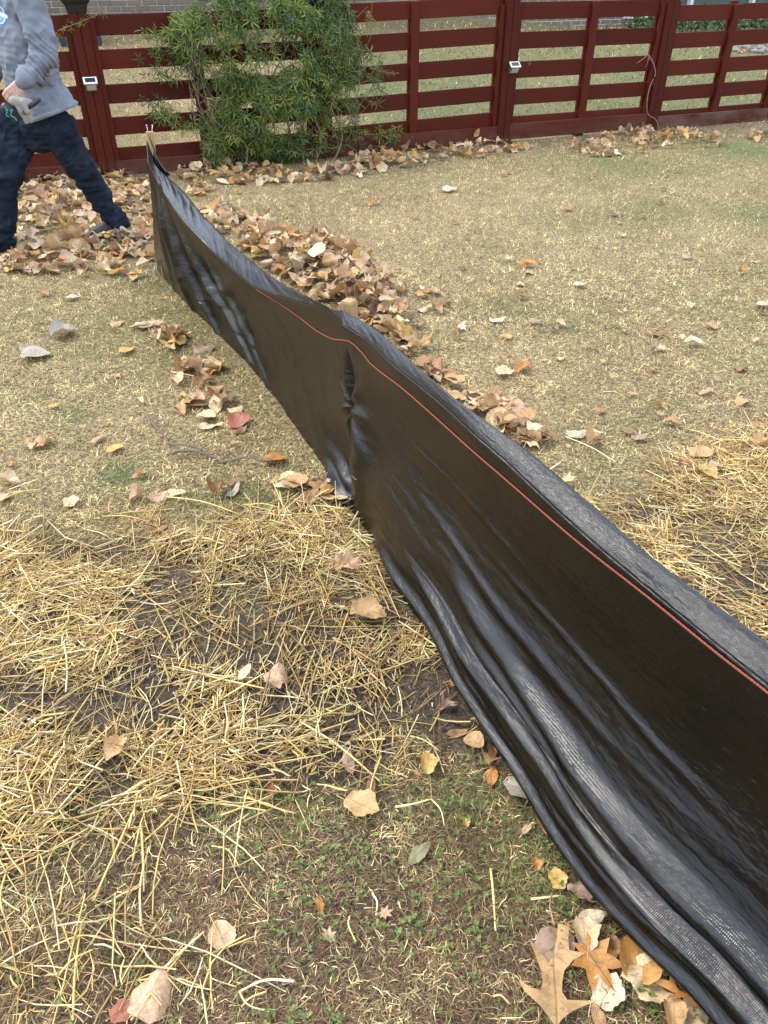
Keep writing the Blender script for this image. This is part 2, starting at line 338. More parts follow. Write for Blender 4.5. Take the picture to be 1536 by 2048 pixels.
# ------------------------------------------------------------------ ground sheet
def axis(lo, hi, step, far, ratio=1.35):
    a = list(np.arange(lo, hi + 1e-6, step)); s = step
    while a[-1] < far: s *= ratio; a.append(a[-1] + s)
    s = step
    while a[0] > -far: s *= ratio; a.insert(0, a[0] - s)
    return np.array(a)
gx = axis(-4.2, 5.2, 0.045, 400); gy = axis(-0.2, 9.6, 0.045, 400)
X, Y = np.meshgrid(gx, gy); Z = gz(X, Y); nx, ny = len(gx), len(gy)
soil = soil_amt(X, Y); grn = green_amt(X, Y); patch = fbm(X * 1.7, Y * 1.7, 51)[..., None]
thatch = np.array([.160, .113, .052]) * (1 - patch) + np.array([.270, .197, .094]) * patch
nearb = sstep(2.6, 1.2, Y)[..., None]; thatch = thatch * (1 - nearb) + np.array([.066, .044, .023]) * nearb
cg = thatch * (1 - grn[..., None] * .75) + np.array([.075, .098, .028]) * grn[..., None] * .75
sc_ = (soil[..., None])**0.8; cg = cg * (1 - sc_) + np.array([.056, .039, .025]) * sc_
Z = Z + soil * (fbm(X * 14, Y * 14, 61, 3) - 0.5) * 0.02
idx = np.arange(nx * ny).reshape(ny, nx)
quads = np.stack([idx[:-1, :-1], idx[:-1, 1:], idx[1:, 1:], idx[1:, :-1]], -1).reshape(-1, 4)
ground = obj('ground', arr_mesh('ground', np.stack([X, Y, Z], -1).reshape(-1, 3), quads, cg.reshape(-1, 3), smooth=True), M['ground'])
tag(ground, 'dormant tan lawn with bare brown soil under the straw', kind='structure')

# ------------------------------------------------------------------ brick house behind
dW = ray(250, 12); W0 = CAM + dW * (11.5 / F); W0[2] = 0
house = tag(empty('brick_house', W0, FA), 'tan brick house wall rising behind the red fence', 'house')
wall_bm = bmesh.new(); add_box(wall_bm, -9, 9.0, 0, 5, -0.2, 3.0); add_box(wall_bm, 13.6, 18, 0, 5, -0.2, 3.0); add_box(wall_bm, 9.0, 13.6, 0, 5, -0.2, 0.60); add_box(wall_bm, 9.0, 13.6, 0, 5, 2.2, 3.0)
obj('wall', bm_mesh('wall', wall_bm), M['brickwall'], house)
obj('mortar_bed', box_mesh('mortar_bed', -1.9, 5.0, -0.006, 0.02, 0.46, 1.24), M['mortar'], house)
bmeshes = [box_mesh('brick', 0, 0.203 + random.uniform(-.003, .003), -0.018 - random.uniform(0, .004), 0.01, 0, 0.065 + random.uniform(-.002, .002), bev=0.004) for _ in range(6)]
for r in range(9):
    for c in range(32):
        o = obj('brick', random.choice(bmeshes), M['brick'], house, (-1.88 + c * 0.214 + (r % 2) * 0.107 + random.uniform(-.003, .003), 0, 0.51 + r * 0.0765))
bmr = bmesh.new()
vs = [bmr.verts.new(p) for p in ((-9.4,-.45,2.95),(18.4,-.45,2.95),(18.4,5.4,2.95),(-9.4,5.4,2.95),(-6.5,2.5,4.4),(15.5,2.5,4.4))]
for q in ((0,3,2,1),(0,1,5,4),(2,3,4,5),(1,2,5),(3,0,4)): bmr.faces.new([vs[i] for i in q])
obj('roof', bm_mesh('roof', bmr), M['roof'], house)
win = obj('window', box_mesh('window', 9.05, 13.55, 0.08, 0.10, 0.66, 2.15), M['glass'], house)
fb = bmesh.new(); add_box(fb, 9.002, 13.598, -0.03, 0.12, 0.602, 0.68, .006); add_box(fb, 9.002, 13.598, -0.03, 0.12, 2.12, 2.198, .006)
for xx in (9.002, 10.5, 12.02, 13.52): add_box(fb, xx, xx + 0.076, -0.02, 0.11, 0.681, 2.119, .006)
obj('frame', bm_mesh('frame', fb), M['winframe'], win)

# dark low stand behind the left post
sp = on_ground(165, 96)
stand = tag(empty('garden_stand', sp + FN * 0.1, FA), 'dark navy metal stand on the lawn behind the left fence post', 'garden stand')
for xx in (-0.26, 0.20):
    for yy in (0, 0.30): obj('leg', box_mesh('leg', xx, xx + 0.075, yy, yy + 0.05, -0.03, 0.26, bev=0.006), M['navy'], stand)
obj('tabletop', box_mesh('tabletop', -0.30, 0.31, -0.03, 0.38, 0.261, 0.295, bev=0.008), M['navy'], stand)
# ------------------------------------------------------------------ red board fence
fence = tag(empty('red_fence', FO, FA), 'dark red wooden board fence with wide gaps across the back of the lawn', 'fence')
posts = [-1.98, 0.0, 1.99, 3.955, 5.83, 7.56, 9.4]
bay_kick = [(-.01, .115), (-.01, .118), (.0, .160), (.028, .175), (-.01, .135), (-.01, .13)]
for i, t in enumerate(posts):
    ph_ = {3: .055, 4: .03}.get(i, 0)
    pb = bmesh.new()   # post of two planks with a seam
    add_box(pb, t - 0.070, t - 0.0012, 0.0, 0.135, -0.3, 1.232 + ph_, .004); add_box(pb, t + 0.0012, t + 0.070, 0.0, 0.135, -0.3, 1.232 + ph_, .004)
    po = obj('post', bm_mesh('post', pb), M['red'], fence)
    cb = bmesh.new()
    def ring(w, z): return [cb.verts.new((t + sx * w, 0.0675 + sy * w, z + ph_)) for sx, sy in ((-1,-1),(1,-1),(1,1),(-1,1))]
    prof = [(0.074, 1.222), (0.078, 1.245), (0.082, 1.255), (0.086, 1.272), (0.108, 1.298), (0.112, 1.306), (0.112, 1.318), (0.10, 1.324)]
    rings = [ring(*p) for p in prof]
    cb.faces.new(rings[0][::-1])
    for a, b in zip(rings, rings[1:]):
        for j in range(4): cb.faces.new((a[j], a[(j+1) % 4], b[(j+1) % 4], b[j]))
    cb.faces.new(rings[-1])
    cap = obj('post_cap', bm_mesh('post_cap', cb), M['black'], po)
    cb = bmesh.new(); rings = [ring(0.098, 1.3245), ring(0.094, 1.345), ring(0.03, 1.375)]
    for a, b in zip(rings, rings[1:]):
        for j in range(4): cb.faces.new((a[j], a[(j+1) % 4], b[(j+1) % 4], b[j]))
    cb.faces.new(rings[-1]); obj('cap_lens', bm_mesh('cap_lens', cb), M['capglass'], po)
grade = [(0, 0), (0, .012), (.030, .072), (.022, .020), (-.040, -.032), (-.035, -.03)]
def sheared(me, a, b, g):
    for v_ in me.vertices: v_.co.z += g[0] + (g[1] - g[0]) * (v_.co.x - a) / (b - a)
    return me
rails = [(1.055, 1.200), (.812, .955), (.560, .705), (.315, .455), (.070, .213)]
for i in range(len(posts) - 1):
    a, b = posts[i] + 0.0705, posts[i + 1] - 0.0705
    for (ta, tb) in ((a, a + 0.045), (b - 0.045, b)):
        obj('front_trim', box_mesh('front_trim', ta, tb, 0.030, 0.0695, -0.05, 1.205, bev=.003), M['red'], fence)
        obj('back_trim', box_mesh('back_trim', ta, tb, 0.0955, 0.132, -0.05, 1.19, bev=.003), M['red'], fence)
    mid = (a + b) / 2 + {1: -.09, 2: -.02, 3: .025, 4: .02}.get(i, 0)
    for z0, z1 in rails:
        dz = random.uniform(-.003, .003)
        obj('board', sheared(box_mesh('board', a + 0.002, b - 0.002, 0.0705, 0.095, z0 + dz, z1 + dz, bev=.003), a, b, grade[i]), M['red'], fence)
    k0, k1 = bay_kick[i]
    obj('batten', box_mesh('batten', mid - .043, mid + .043, 0.034, 0.070, (-.12 if i == 3 else .0), 1.195 + sum(grade[i]) / 2, bev=.003), M['red'], fence)
    obj('batten', box_mesh('batten', mid - .043, mid + .043, 0.0957, 0.13, -.05, 1.19, bev=.003), M['red'], fence)
    obj('kickboard', box_mesh('kickboard', a + 0.001, b - 0.001, 0.004, 0.0295 if i != 99 else .03, k0, k1, bev=.003), M['redgrey'] if i >= 4 else M['redkick'], fence)
def solar_light(px, py, label):
    t, z = on_fence(px, py, 0.0)
    L = tag(empty('solar_light', fence_pt(t, -0.0006, z), FA), label, 'solar light', 'solar lights on the fence posts')
    bm = bmesh.new()      # wedge body
    pts = [(-.048, 0, -.055), (.048, 0, -.055), (.048, 0, .045), (-.048, 0, .045), (-.044, -.022, -.050), (.044, -.022, -.050), (.046, -.06, .005), (-.046, -.06, .005), (.046, -.008, .045), (-.046, -.008, .045)]
    v = [bm.verts.new(p) for p in pts]
    for q in ((0,3,2,1),(0,1,5,4),(4,5,6,7),(7,6,8,9),(9,8,2,3),(1,2,8,6,5),(0,4,7,9,3)): bm.faces.new([v[j] for j in q])
    obj('lamp_body', bm_mesh('lamp_body', bm), M['lampbody'], L)
    bm = bmesh.new(); add_box(bm, -.055, .055, -.035, .035, -.004, .006, .002); me = bm_mesh('solar_frame', bm)
    top = obj('solar_frame', me, M['white'], L, (0, -.037, .028), (R(38), 0, 0))
    bm = bmesh.new(); add_box(bm, -.040, .040, -.021, .021, .0062, .0085); obj('solar_panel', bm_mesh('solar_panel', bm), M['panel'], top)
    bm = bmesh.new(); vv = [bm.verts.new(p) for p in ((-.036, -.0285, -.043), (.036, -.0285, -.043), (.038, -.0585, -.002), (-.038, -.0585, -.002), (-.036, -.024, -.043), (.036, -.024, -.043), (.038, -.054, -.002), (-.038, -.054, -.002))]
    for q in ((0,1,2,3),(7,6,5,4),(0,4,5,1),(1,5,6,2),(2,6,7,3),(3,7,4,0)): bm.faces.new([vv[j] for j in q])
    obj('lens', bm_mesh('lens', bm), M['frosted'], L)
solar_light(181, 168, 'white framed solar step light on the left fence post beside the person')
solar_light(1026, 135, 'white framed solar step light on the fence post right of the vine')
# dead vine strand hanging by the right post
def px_curve(pts, off, n): return catmull([fence_pt(*(lambda tz: (tz[0], off, tz[1]))(on_fence(px, py, off))) for px, py in pts], n)
V, Fc = tube_arr(px_curve([(1318,262),(1312,240),(1296,228),(1294,205),(1301,170),(1310,150),(1303,118),(1293,105)], -0.004, 40), 0.0035, 5); A = Acc(); A.add(V, Fc)
for pts in ([(1293,112),(1283,120),(1273,127)], [(1296,113),(1302,121),(1306,128)], [(1297,114),(1295,126),(1291,135)], [(1310,150),(1313,160),(1305,170)]):
    V, Fc = tube_arr(px_curve(pts, 0.005, 8), np.linspace(.003, .0015, 8), 5); A.add(V, Fc)
tag(obj('dead_vine', A.mesh('dead_vine', True), M['deadvine']), 'thin dead pinkish vine strand hanging on the fence left of the right post', 'dead vine')

# ------------------------------------------------------------------ evergreen vine on the fence
def leaflet_arr(n_leaf, L, wd, droop, g):
    V = []; Fc = []
    for i in range(n_leaf):
        a = (i + 0.5) / n_leaf * 2 * math.pi * 0.86 + g.uniform(-.2, .2); l = L * g.uniform(.75, 1.1); ww = wd * g.uniform(.8, 1.2)
        d = np.array([math.sin(a), math.cos(a), 0]); s = np.array([d[1], -d[0], 0]); k = len(V)
        dz = [0, -.10 * droop, -.38 * droop, -1.0 * droop]
        for f, wf in ((.06, .12), (.35, 1.0), (.7, .75)):
            zz = np.interp(f, [0, .35, .7, 1], dz) * l
            V += [d * l * f + s * ww * wf * .5 + np.array([0, 0, zz + .12 * ww]), d * l * f + np.array([0, 0, zz - .12 * ww]), d * l * f - s * ww * wf * .5 + np.array([0, 0, zz + .12 * ww])]
        V.append(d * l * (1 - .1 * droop) + np.array([0, 0, dz[3] * l]))
        for r in range(2):
            b = k + r * 3
            Fc += [(b, b+1, b+4), (b, b+4, b+3), (b+1, b+2, b+5), (b+1, b+5, b+4)]
        b = k + 6; Fc += [(b, b+1, b+3), (b+1, b+2, b+3)]
    return np.array(V), np.array(Fc)
def rot_rand(n, axis_dir, spread, g):
    """n rotation matrices whose local z points near axis_dir"""
    z = np.asarray(axis_dir, float) + g.normal(0, spread, (n, 3)); z /= np.linalg.norm(z, axis=1)[:, None]
    r = g.normal(0, 1, (n, 3)); x = np.cross(r, z); x /= np.linalg.norm(x, axis=1)[:, None]; y = np.cross(z, x)
    return np.stack([x, y, z], -1)
vine = tag(empty('vine', fence_pt(1.6, -.1, 0), 0), 'bushy green vine with narrow leaflets climbing over the red fence', 'vine')
VO = np.array(vine.location)
gv = np.random.default_rng(11)
whorls = [leaflet_arr(k, .088, .0108, dr, gv) for k, dr in ((5, .35), (6, .55), (7, .25), (5, .75), (6, .15), (5, .5))]
VINE_MAIN = [(330,62),(345,25),(380,-10),(440,-60),(690,-60),(700,20),(715,70),(722,110),(722,180),(712,240),(712,270),(685,300),(640,328),(590,335),(530,325),(470,318),(430,335),(412,300),(420,250),(425,200),(405,175),(392,140),(350,110)]
SPARSE = [([(265,60),(345,60),(420,110),(415,170),(330,160),(275,150)], 85), ([(280,195),(420,195),(425,255),(370,262),(300,235)], 55), ([(400,180),(450,180),(455,330),(405,335)], 60), ([(720,90),(770,120),(775,190),(735,230),(715,180)], 40), ([(700,250),(800,262),(790,285),(720,312)], 40), ([(330,55),(370,20),(400,30),(350,80)], 30), ([(500,320),(690,320),(660,350),(540,355)], 60)]
pos = []; dep = []
def sample_poly(poly, n, dmin, dmax, edge=True):
    P = np.array(poly); lo, hi = P.min(0), P.max(0); out = 0
    while out < n:
        px, py = gv.uniform(lo[0], hi[0]), gv.uniform(lo[1], hi[1])
        if not inpoly(np.array([px]), np.array([py]), poly)[0]: continue
        if fbm(px / 42, py / 42, 77, 2) < 0.44 and gv.random() < .85: continue
        e = float(seg_dist(np.array([px]), np.array([py]), poly)[0]) if edge else 10
        thick = dmin + (dmax - dmin) * min(1, e / 90) ** .6
        d = -thick * gv.random() ** .45 + 0.02
        t, z = on_fence(px, py, d)
        if z < .02: continue
        pos.append(fence_pt(t, d, z)); dep.append(-d / max(thick, .05)); out += 1
sample_poly(VINE_MAIN, 3350, .06, .40)
for poly, n in SPARSE: sample_poly(poly, n, .08, .08, False)
# leaves on the far side of the fence
for _ in range(260):
    px, py = gv.uniform(280, 720), gv.uniform(-20, 270)
    if not (inpoly(np.array([px]), np.array([py]), VINE_MAIN)[0] or py > 60 and px < 420 and py < 180): continue
    t, z = on_fence(px, py, gv.uniform(.14, .3)); pos.append(fence_pt(t, gv.uniform(.14, .3), z)); dep.append(.3)
# trailing sprays
SPRAYS = [([(213,22),(190,32),(165,42),(140,52),(115,62)], -.03, 'y'), ([(440,145),(410,165),(395,185),(388,195)], -.08, 'y'), ([(330,215),(340,240),(345,262)], -.02, 'd'), ([(700,262),(740,270),(775,262),(800,252)], -.05, 'y'), ([(730,130),(760,142),(790,148)], -.06, 'y'), ([(345,60),(310,70),(270,80)], -.04, 'y'), ([(735,60),(742,40),(738,30)], -.06, 'y')]
spray_stems = []; ypos = []
for pts, off, kind in SPRAYS:
    c = px_curve(pts, off, 14); spray_stems.append((c, .0028))
    if kind == 'y':
        for q in c[::1]: ypos.append(q + gv.normal(0, .012, 3))
pos = np.array(pos); dep = np.array(dep); n = len(pos)
Rm = rot_rand(n, -FN * .75 + np.array([0, 0, .55]), .45, gv); sc1 = gv.uniform(.50, 1.12, n)
g0 = np.array([.052, .088, .016]); g1 = np.array([.150, .200, .038]); g2 = np.array([.24, .245, .050]); g3 = np.array([.33, .23, .13])
mixv = gv.random(n)[:, None]; colr = g0 * (1 - mixv) + g1 * mixv
yl = gv.random(n); hi_y = pos[:, 2] > .9
cl_ = fbm(pos[:, 0] * 5, pos[:, 2] * 5, 78, 2); colr = colr * (.65 + .8 * sstep(.3, .7, cl_))[:, None]; yl = np.where(cl_ > .62, yl * .45, yl)
colr[yl < .10] = g2 * gv.uniform(.7, 1.1); colr[yl > .975] = g3
blu = (yl > .1) & (yl < .22); colr[blu] = np.array([.085, .130, .052])
front = np.argsort(-dep)[:]; order = np.array([i for i in front if pos[i, 2] < 1.25])
single = set(order[:300].tolist())
wmesh = {}
def whorl_mesh(k, ci):
    if (k, ci) not in wmesh:
        c = [g0 * 1.15, g1, g2, np.array([.085, .135, .07])][ci]
        wmesh[(k, ci)] = arr_mesh('leaf', whorls[k][0], whorls[k][1], np.broadcast_to(c, (len(whorls[k][0]), 3)))
    return wmesh[(k, ci)]
A = Acc()
for i in range(n):
    k = int(gv.integers(len(whorls)))
    if i in single:
        ci = 2 if yl[i] < .1 else (3 if blu[i] else (0 if mixv[i, 0] < .5 else 1))
        o = obj('leaf', whorl_mesh(k, ci), M['green'], vine)
        m4 = Matrix([list(Rm[i][r] * sc1[i]) + [pos[i][r] - VO[r]] for r in range(3)] + [[0, 0, 0, 1]]); o.matrix_local = m4
    else:
        A.add(whorls[k][0] @ (Rm[i].T * sc1[i]) + pos[i] - VO, whorls[k][1], colr[i])
Ry = rot_rand(len(ypos), -FN * .6 + np.array([0, 0, .4]), .7, gv)
for q, r in zip(ypos, Ry):
    k = int(gv.integers(len(whorls))); A.add(whorls[k][0] @ (r.T * gv.uniform(.35, .6)) + q - VO, whorls[k][1], g2 * gv.uniform(.6, 1.1))
tag(obj('foliage', A.mesh('foliage'), M['green'], vine), kind='stuff')
A = Acc()
for c, r in spray_stems: V, Fc = tube_arr(c - VO, r, 5); A.add(V, Fc)
for i in range(150):
    t0 = gv.uniform(.85, 2.35); z0 = gv.uniform(0, .9); P = [fence_pt(t0, -.05 - gv.uniform(0, .12), z0)]; dr = np.array([gv.normal(0, .6), gv.normal(-.1, .25), 1.0])
    for s in range(7):
        dr = dr + gv.normal(0, .35, 3); q = P[-1] + (FE * dr[0] + FN * dr[1] + np.array([0, 0, dr[2]])) * .06; dloc = (q - FO) @ FN
        tq = (q - FO) @ FE; q = q - FE * (tq - min(max(tq, .8), 2.42))
        if dloc > -.02: q = q - FN * (dloc + .03)
        if dloc < -.42: q = q + FN * (-.4 - dloc)
        P.append(q)
    V, Fc = tube_arr(catmull(np.array(P) - VO, 16), np.linspace(.0032, .0016, 16), 4, False); A.add(V, Fc)
for t0 in (1.15, 1.5, 1.75, 1.9, 2.1):
    P = [fence_pt(t0 + gv.normal(0, .03), -.12, -.03)] + [fence_pt(t0 + gv.normal(0, .12), -.10 - gv.uniform(0, .1), z) for z in (.2, .45, .7, .95, 1.2)]
    V, Fc = tube_arr(catmull(np.array(P) - VO, 24), np.linspace(.011, .004, 24), 6, False); A.add(V, Fc)
obj('stem', A.mesh('stem', True), M['vinestem'], vine)

# ------------------------------------------------------------------ black silt fence
U_PX = [(293,280,.79),(310,323,.71),(366,383,.62),(416,443,.55),(489,510,.55),(549,557,.595),(623,600,.65),(663,619,.69),
        (687,623,.715),(733,647,.725),(783,687,.73),(833,733,.73),(900,790,.73),(967,840,.73),(1052,900,.725),(1153,984,.72),(1314,1123,.71),(1536,1286,.70)]
L_PX = [(296,325),(312,357),(329,387),(366,440),(416,493),(469,543),(516,577),(573,597),(640,616),(664,627),
        (687,650),(733,679),(783,727),(833,767),(900,823),(950,870),(1012,923),(1066,975),(1174,1074),(1325,1200),(1436,1291),(1536,1371)]
ux = [u[0] for u in U_PX]; uz = [u[2] for u in U_PX]
U3 = np.array([onz(*u) for u in U_PX])
L3 = np.array([onz(px, py, np.interp(px, ux, uz) - np.interp(px, [293, 400, 600, 660, 700, 800, 1536], [.028, .034, .026, .010, .022, .028, .028])) for px, py in L_PX])
ext = [(.62+.13,.879-.24,.70),(.90,.40,.70),(1.12,.03,.70),(1.37,-.40,.70)]
U3 = np.vstack([U3, ext]); L3 = np.vstack([L3, [(x - .045, y - .028, z - .028) for x, y, z in ext]])
B3 = np.array([(x, y, -0.03) for x, y in SB])
N1, N2 = 230, 300
def split(P, k): return catmull(P[:k + 1], N1 + 1)[:-1], catmull(P[k:], N2)
kB = 6; kU = 8; kL = 10
UU = np.vstack(split(U3, kU)); LL = np.vstack(split(L3, kL)); BB = np.vstack(split(B3, kB))
# match stations of the near part by distance along the run instead of arclength of each curve
def rematch(C, ref):
    d = ref[N1:, :2][-1] - ref[N1:, :2][0]
    out = C.copy(); s = (C[N1:, :2] - ref[N1, :2]) @ d / (d @ d); sr = (ref[N1:, :2] - ref[N1, :2]) @ d / (d @ d)
    sr = np.clip(sr, s.min(), s.max())
    for a in range(3): out[N1:, a] = np.interp(sr, s, C[N1:, a])
    return out
BB = rematch(BB, UU); LL = rematch(LL, UU)
NS = len(UU)
tang = np.gradient(catmull(np.array(SB[:]), NS), axis=0); tang /= np.linalg.norm(tang, axis=1)[:, None]
nl = np.stack([tang[:, 1], -tang[:, 0], np.zeros(NS)], 1)
nl = nl * np.where((nl[:, :1] < 0), 1, -1)                       # points to the camera's left of the run
su = np.r_[0, np.cumsum(np.linalg.norm(np.diff(.5 * (UU + BB)[:, :2], axis=0), axis=1))]
sk = su[N1]                                                        # run length at the second stake
NVp, NVf, NVb = 110, 14, 10
v = np.linspace(0, 1, NVp)
panel = BB[:, None, :] * (1 - v[None, :, None]) + LL[:, None, :] * v[None, :, None]
S_, V_ = np.meshgrid(su, v, indexing='ij'); env = np.sin(np.pi * np.clip(V_, 0, 1)) ** .7
near = sstep(sk - .05, sk + .35, S_); far = 1 - near
D = np.zeros_like(S_)
# near part: slack foot bulging out on the left, long creases along the run
def ridge(n): return 1 - np.abs(2 * n - 1)
D += near * .048 * np.exp(-((V_ - .20) / .17) ** 2) * (0.30 + .70 * sstep(sk + .3, sk + 1.3, S_)) - near * .030 * np.exp(-((V_ - .66) / .2) ** 2)
q = V_ + .03 * np.sin(2.1 * S_ + .8) + .045 * (fbm(S_ * 1.3, V_ * 2, 5) - .5)
low = sstep(.80, .15, V_)
D += near * low * env * (.018 * (fbm(S_ * 1.2, q * 8, 81, 2) - .5) + .013 * (ridge(fbm(S_ * 1.9 + 4, q * 9, 82, 2)) - .6))
D += near * env * (.22 + .78 * low) * (.0085 * (ridge(fbm(S_ * 2.2, q * 17 + S_ * 1.5, 83, 2)) - .6) + .0035 * (ridge(fbm(S_ * 4.5, q * 42 + S_ * 3, 88, 2)) - .6))
for c0, sl, wd, am, s0, s1 in ((.45, -.060, .030, .026, .60, 9), (.13, -.012, .034, .026, .15, 9), (.285, -.035, .020, .016, .40, 9), (.365, -.055, .013, .009, .75, 9), (.07, -.008, .014, .009, .5, 9), (.205, -.02, .011, .008, .55, 9), (.56, -.055, .016, .008, .35, 1.2), (.66, -.05, .010, .006, .7, 1.4), (.22, .0, .020, .012, .9, 9), (.75, -.06, .012, .006, .2, .9)):
    cc = c0 + sl * (S_ - sk) + .012 * np.sin(5 * S_ + c0 * 20); D += am * np.exp(-((V_ - cc) / wd) ** 2) * sstep(sk + s0, sk + s0 + .35, S_) * (.75 + .5 * fbm(S_ * 2.5, V_ * 0 + c0 * 30, 89, 2)) * sstep(sk + s1 + .3, sk + s1, S_)
# fan of folds pulled to the staple at the second stake
th = np.arctan2((V_ - .60) * .7, (S_ - sk)); rr = np.hypot((V_ - .60) * .7, S_ - sk)
D += .010 * np.sin(9 * th + 1.1) * np.exp(-rr / .16) * (rr / .05).clip(0, 1)
D -= .035 * np.exp(-((S_ - sk - .005) / .035) ** 2) * sstep(.02, .2, V_) * sstep(1.0, .8, V_)
D += .030 * np.exp(-((S_ - sk - .10) / .06) ** 2) * sstep(.75, .3, V_) * env
# puckers at the foot just left of the stake
D += .016 * np.sin(V_ * 62 + S_ * 9) * np.exp(-((S_ - sk + .12) / .10) ** 2) * np.exp(-((V_ - .10) / .10) ** 2)
D += .05 * np.exp(-((S_ - sk + .10) / .13) ** 2) * np.exp(-((V_ - .02) / .10) ** 2) - .03 * np.exp(-((S_ - sk + .16) / .15) ** 2) * np.exp(-((V_ - .28) / .12) ** 2)
# far part: hollow panel with slanting folds dropping from the hem at the far stake
D += far * (-.05 * env * np.exp(-((S_ - sk * .62) / (sk * .33)) ** 2))
for a0, sl, wd, am, lo, hi in ((.08, .75, .036, .036, 0, 1), (.22, 1.0, .036, .042, 0, 1), (.40, 1.4, .050, .030, .1, .95), (.0, .45, .03, .022, 0, 1), (.66, 1.3, .05, .020, 0, .8), (.52, 1.1, .022, .012, .2, .8)):
    D += far * am * np.exp(-((S_ - (a0 + sl * (1 - V_) * .9)) / wd) ** 2) * env * sstep(lo - .05, lo + .05, V_) * sstep(hi + .1, hi - .1, V_)
D += far * env * (.022 * (fbm(S_ * 4.5 - V_ * 3, V_ * 3 + S_, 84, 3) - .5) + .010 * (ridge(fbm(S_ * 9 + V_ * 5, V_ * 2.5, 90, 2)) - .6))
D *= sstep(1.0, .93, V_)
D += .010 * (fbm(S_ * 9, V_ * 0 + 3, 85, 3) - .5) * sstep(.15, 0, V_)
panel = panel + D[..., None] * nl[:, None, :]
panel[..., 2] += .010 * D / .03 * (V_ < .3)
f = np.linspace(0, 1, NVf + 1)[1:]
flap = LL[:, None, :] * (1 - f[None, :, None]) + UU[:, None, :] * f[None, :, None]
FS, FV = np.meshgrid(su, f, indexing='ij')
bul = (.008 * np.sin(np.pi * FV) + far_f * 0 if False else .008 * np.sin(np.pi * FV))
wr = (fbm(FS * 26 + FV * 5, FV * 1.6, 86, 3) - .5) * (.013 * sstep(sk + .5, sk - .2, FS) + .004) + (fbm(FS * 2.2, FV * 4, 87, 2) - .5) * .007
flap[..., 2] += (bul + wr * np.sin(np.pi * np.clip(FV * .92, 0, 1)) ** .6)
b = np.linspace(0, 1, NVb + 1)[1:]
ang = b * math.pi * .5
back = UU[:, None, :] - nl[:, None, :] * (.010 * np.sin(ang))[None, :, None] - np.array([0, 0, 1])[None, None, :] * (.062 * b ** 1.3)[None, :, None]
G = np.concatenate([panel, flap, back], 1); NV = G.shape[1]
vv = np.r_[v * .70, .70 + f * .085, .785 + b * .06]
uvs = np.stack(np.meshgrid(su, vv, indexing='ij'), -1).reshape(-1, 2)
idx = np.arange(NS * NV).reshape(NS, NV)
qd = np.stack([idx[:-1, :-1], idx[1:, :-1], idx[1:, 1:], idx[:-1, 1:]], -1).reshape(-1, 4)
silt = tag(empty('silt_fence', (float(UU[N1, 0]), float(UU[N1, 1]), 0)), 'black woven plastic silt fence running from the foreground towards the red fence', 'silt fence')
SO = np.array(silt.location)
kp = NVp - 1
def sub(name, j0, j1):
    g = G[:, j0:j1 + 1]; n = g.shape[1]; ii = np.arange(NS * n).reshape(NS, n)
    qq = np.stack([ii[:-1, :-1], ii[1:, :-1], ii[1:, 1:], ii[:-1, 1:]], -1).reshape(-1, 4)
    o = obj(name, arr_mesh(name, g.reshape(-1, 3) - SO, qq, uv=uvs.reshape(NS, NV, 2)[:, j0:j1 + 1].reshape(-1, 2), smooth=True), M['fabric'], silt)
    md = o.modifiers.new('thickness', 'SOLIDIFY'); md.thickness = .0012; md.offset = 0; return o
sub('fabric_panel', 0, kp); sub('top_hem', kp, NV - 1)
tl = 26; tw = np.linspace(0, 1, 9); hs_ = (.048 * (1 - np.linspace(0, 1, tl)) ** .7 + .012)
tail = UU[:tl, None, :] - nl[:tl, None, :] * (.010 + .016 * np.sin(tw * 3 + .4))[None, :, None] + np.array([.004, 0, 0]) + np.array([0, 0, 1.])[None, None, :] * ((tw[None, :] - .70) * hs_[:, None] * 2.0)[:, :, None]
tq_ = np.arange(tl * 9).reshape(tl, 9); tq_ = np.stack([tq_[:-1, :-1], tq_[1:, :-1], tq_[1:, 1:], tq_[:-1, 1:]], -1).reshape(-1, 4)
ot = obj('loose_flap', arr_mesh('loose_flap', tail.reshape(-1, 3) - SO, tq_, uv=np.stack(np.meshgrid(su[:tl], tw * .1, indexing='ij'), -1).reshape(-1, 2), smooth=True), M['fabric'], silt)
md = ot.modifiers.new('thickness', 'SOLIDIFY'); md.thickness = .0012; md.offset = 0
bvh = BVHTree.FromPolygons([tuple(p) for p in panel.reshape(-1, 3)], [tuple(int(x) for x in r) for r in (np.stack([np.arange(NS*NVp).reshape(NS,NVp)[:-1,:-1], np.arange(NS*NVp).reshape(NS,NVp)[1:,:-1], np.arange(NS*NVp).reshape(NS,NVp)[1:,1:], np.arange(NS*NVp).reshape(NS,NVp)[:-1,1:]], -1).reshape(-1,4))])
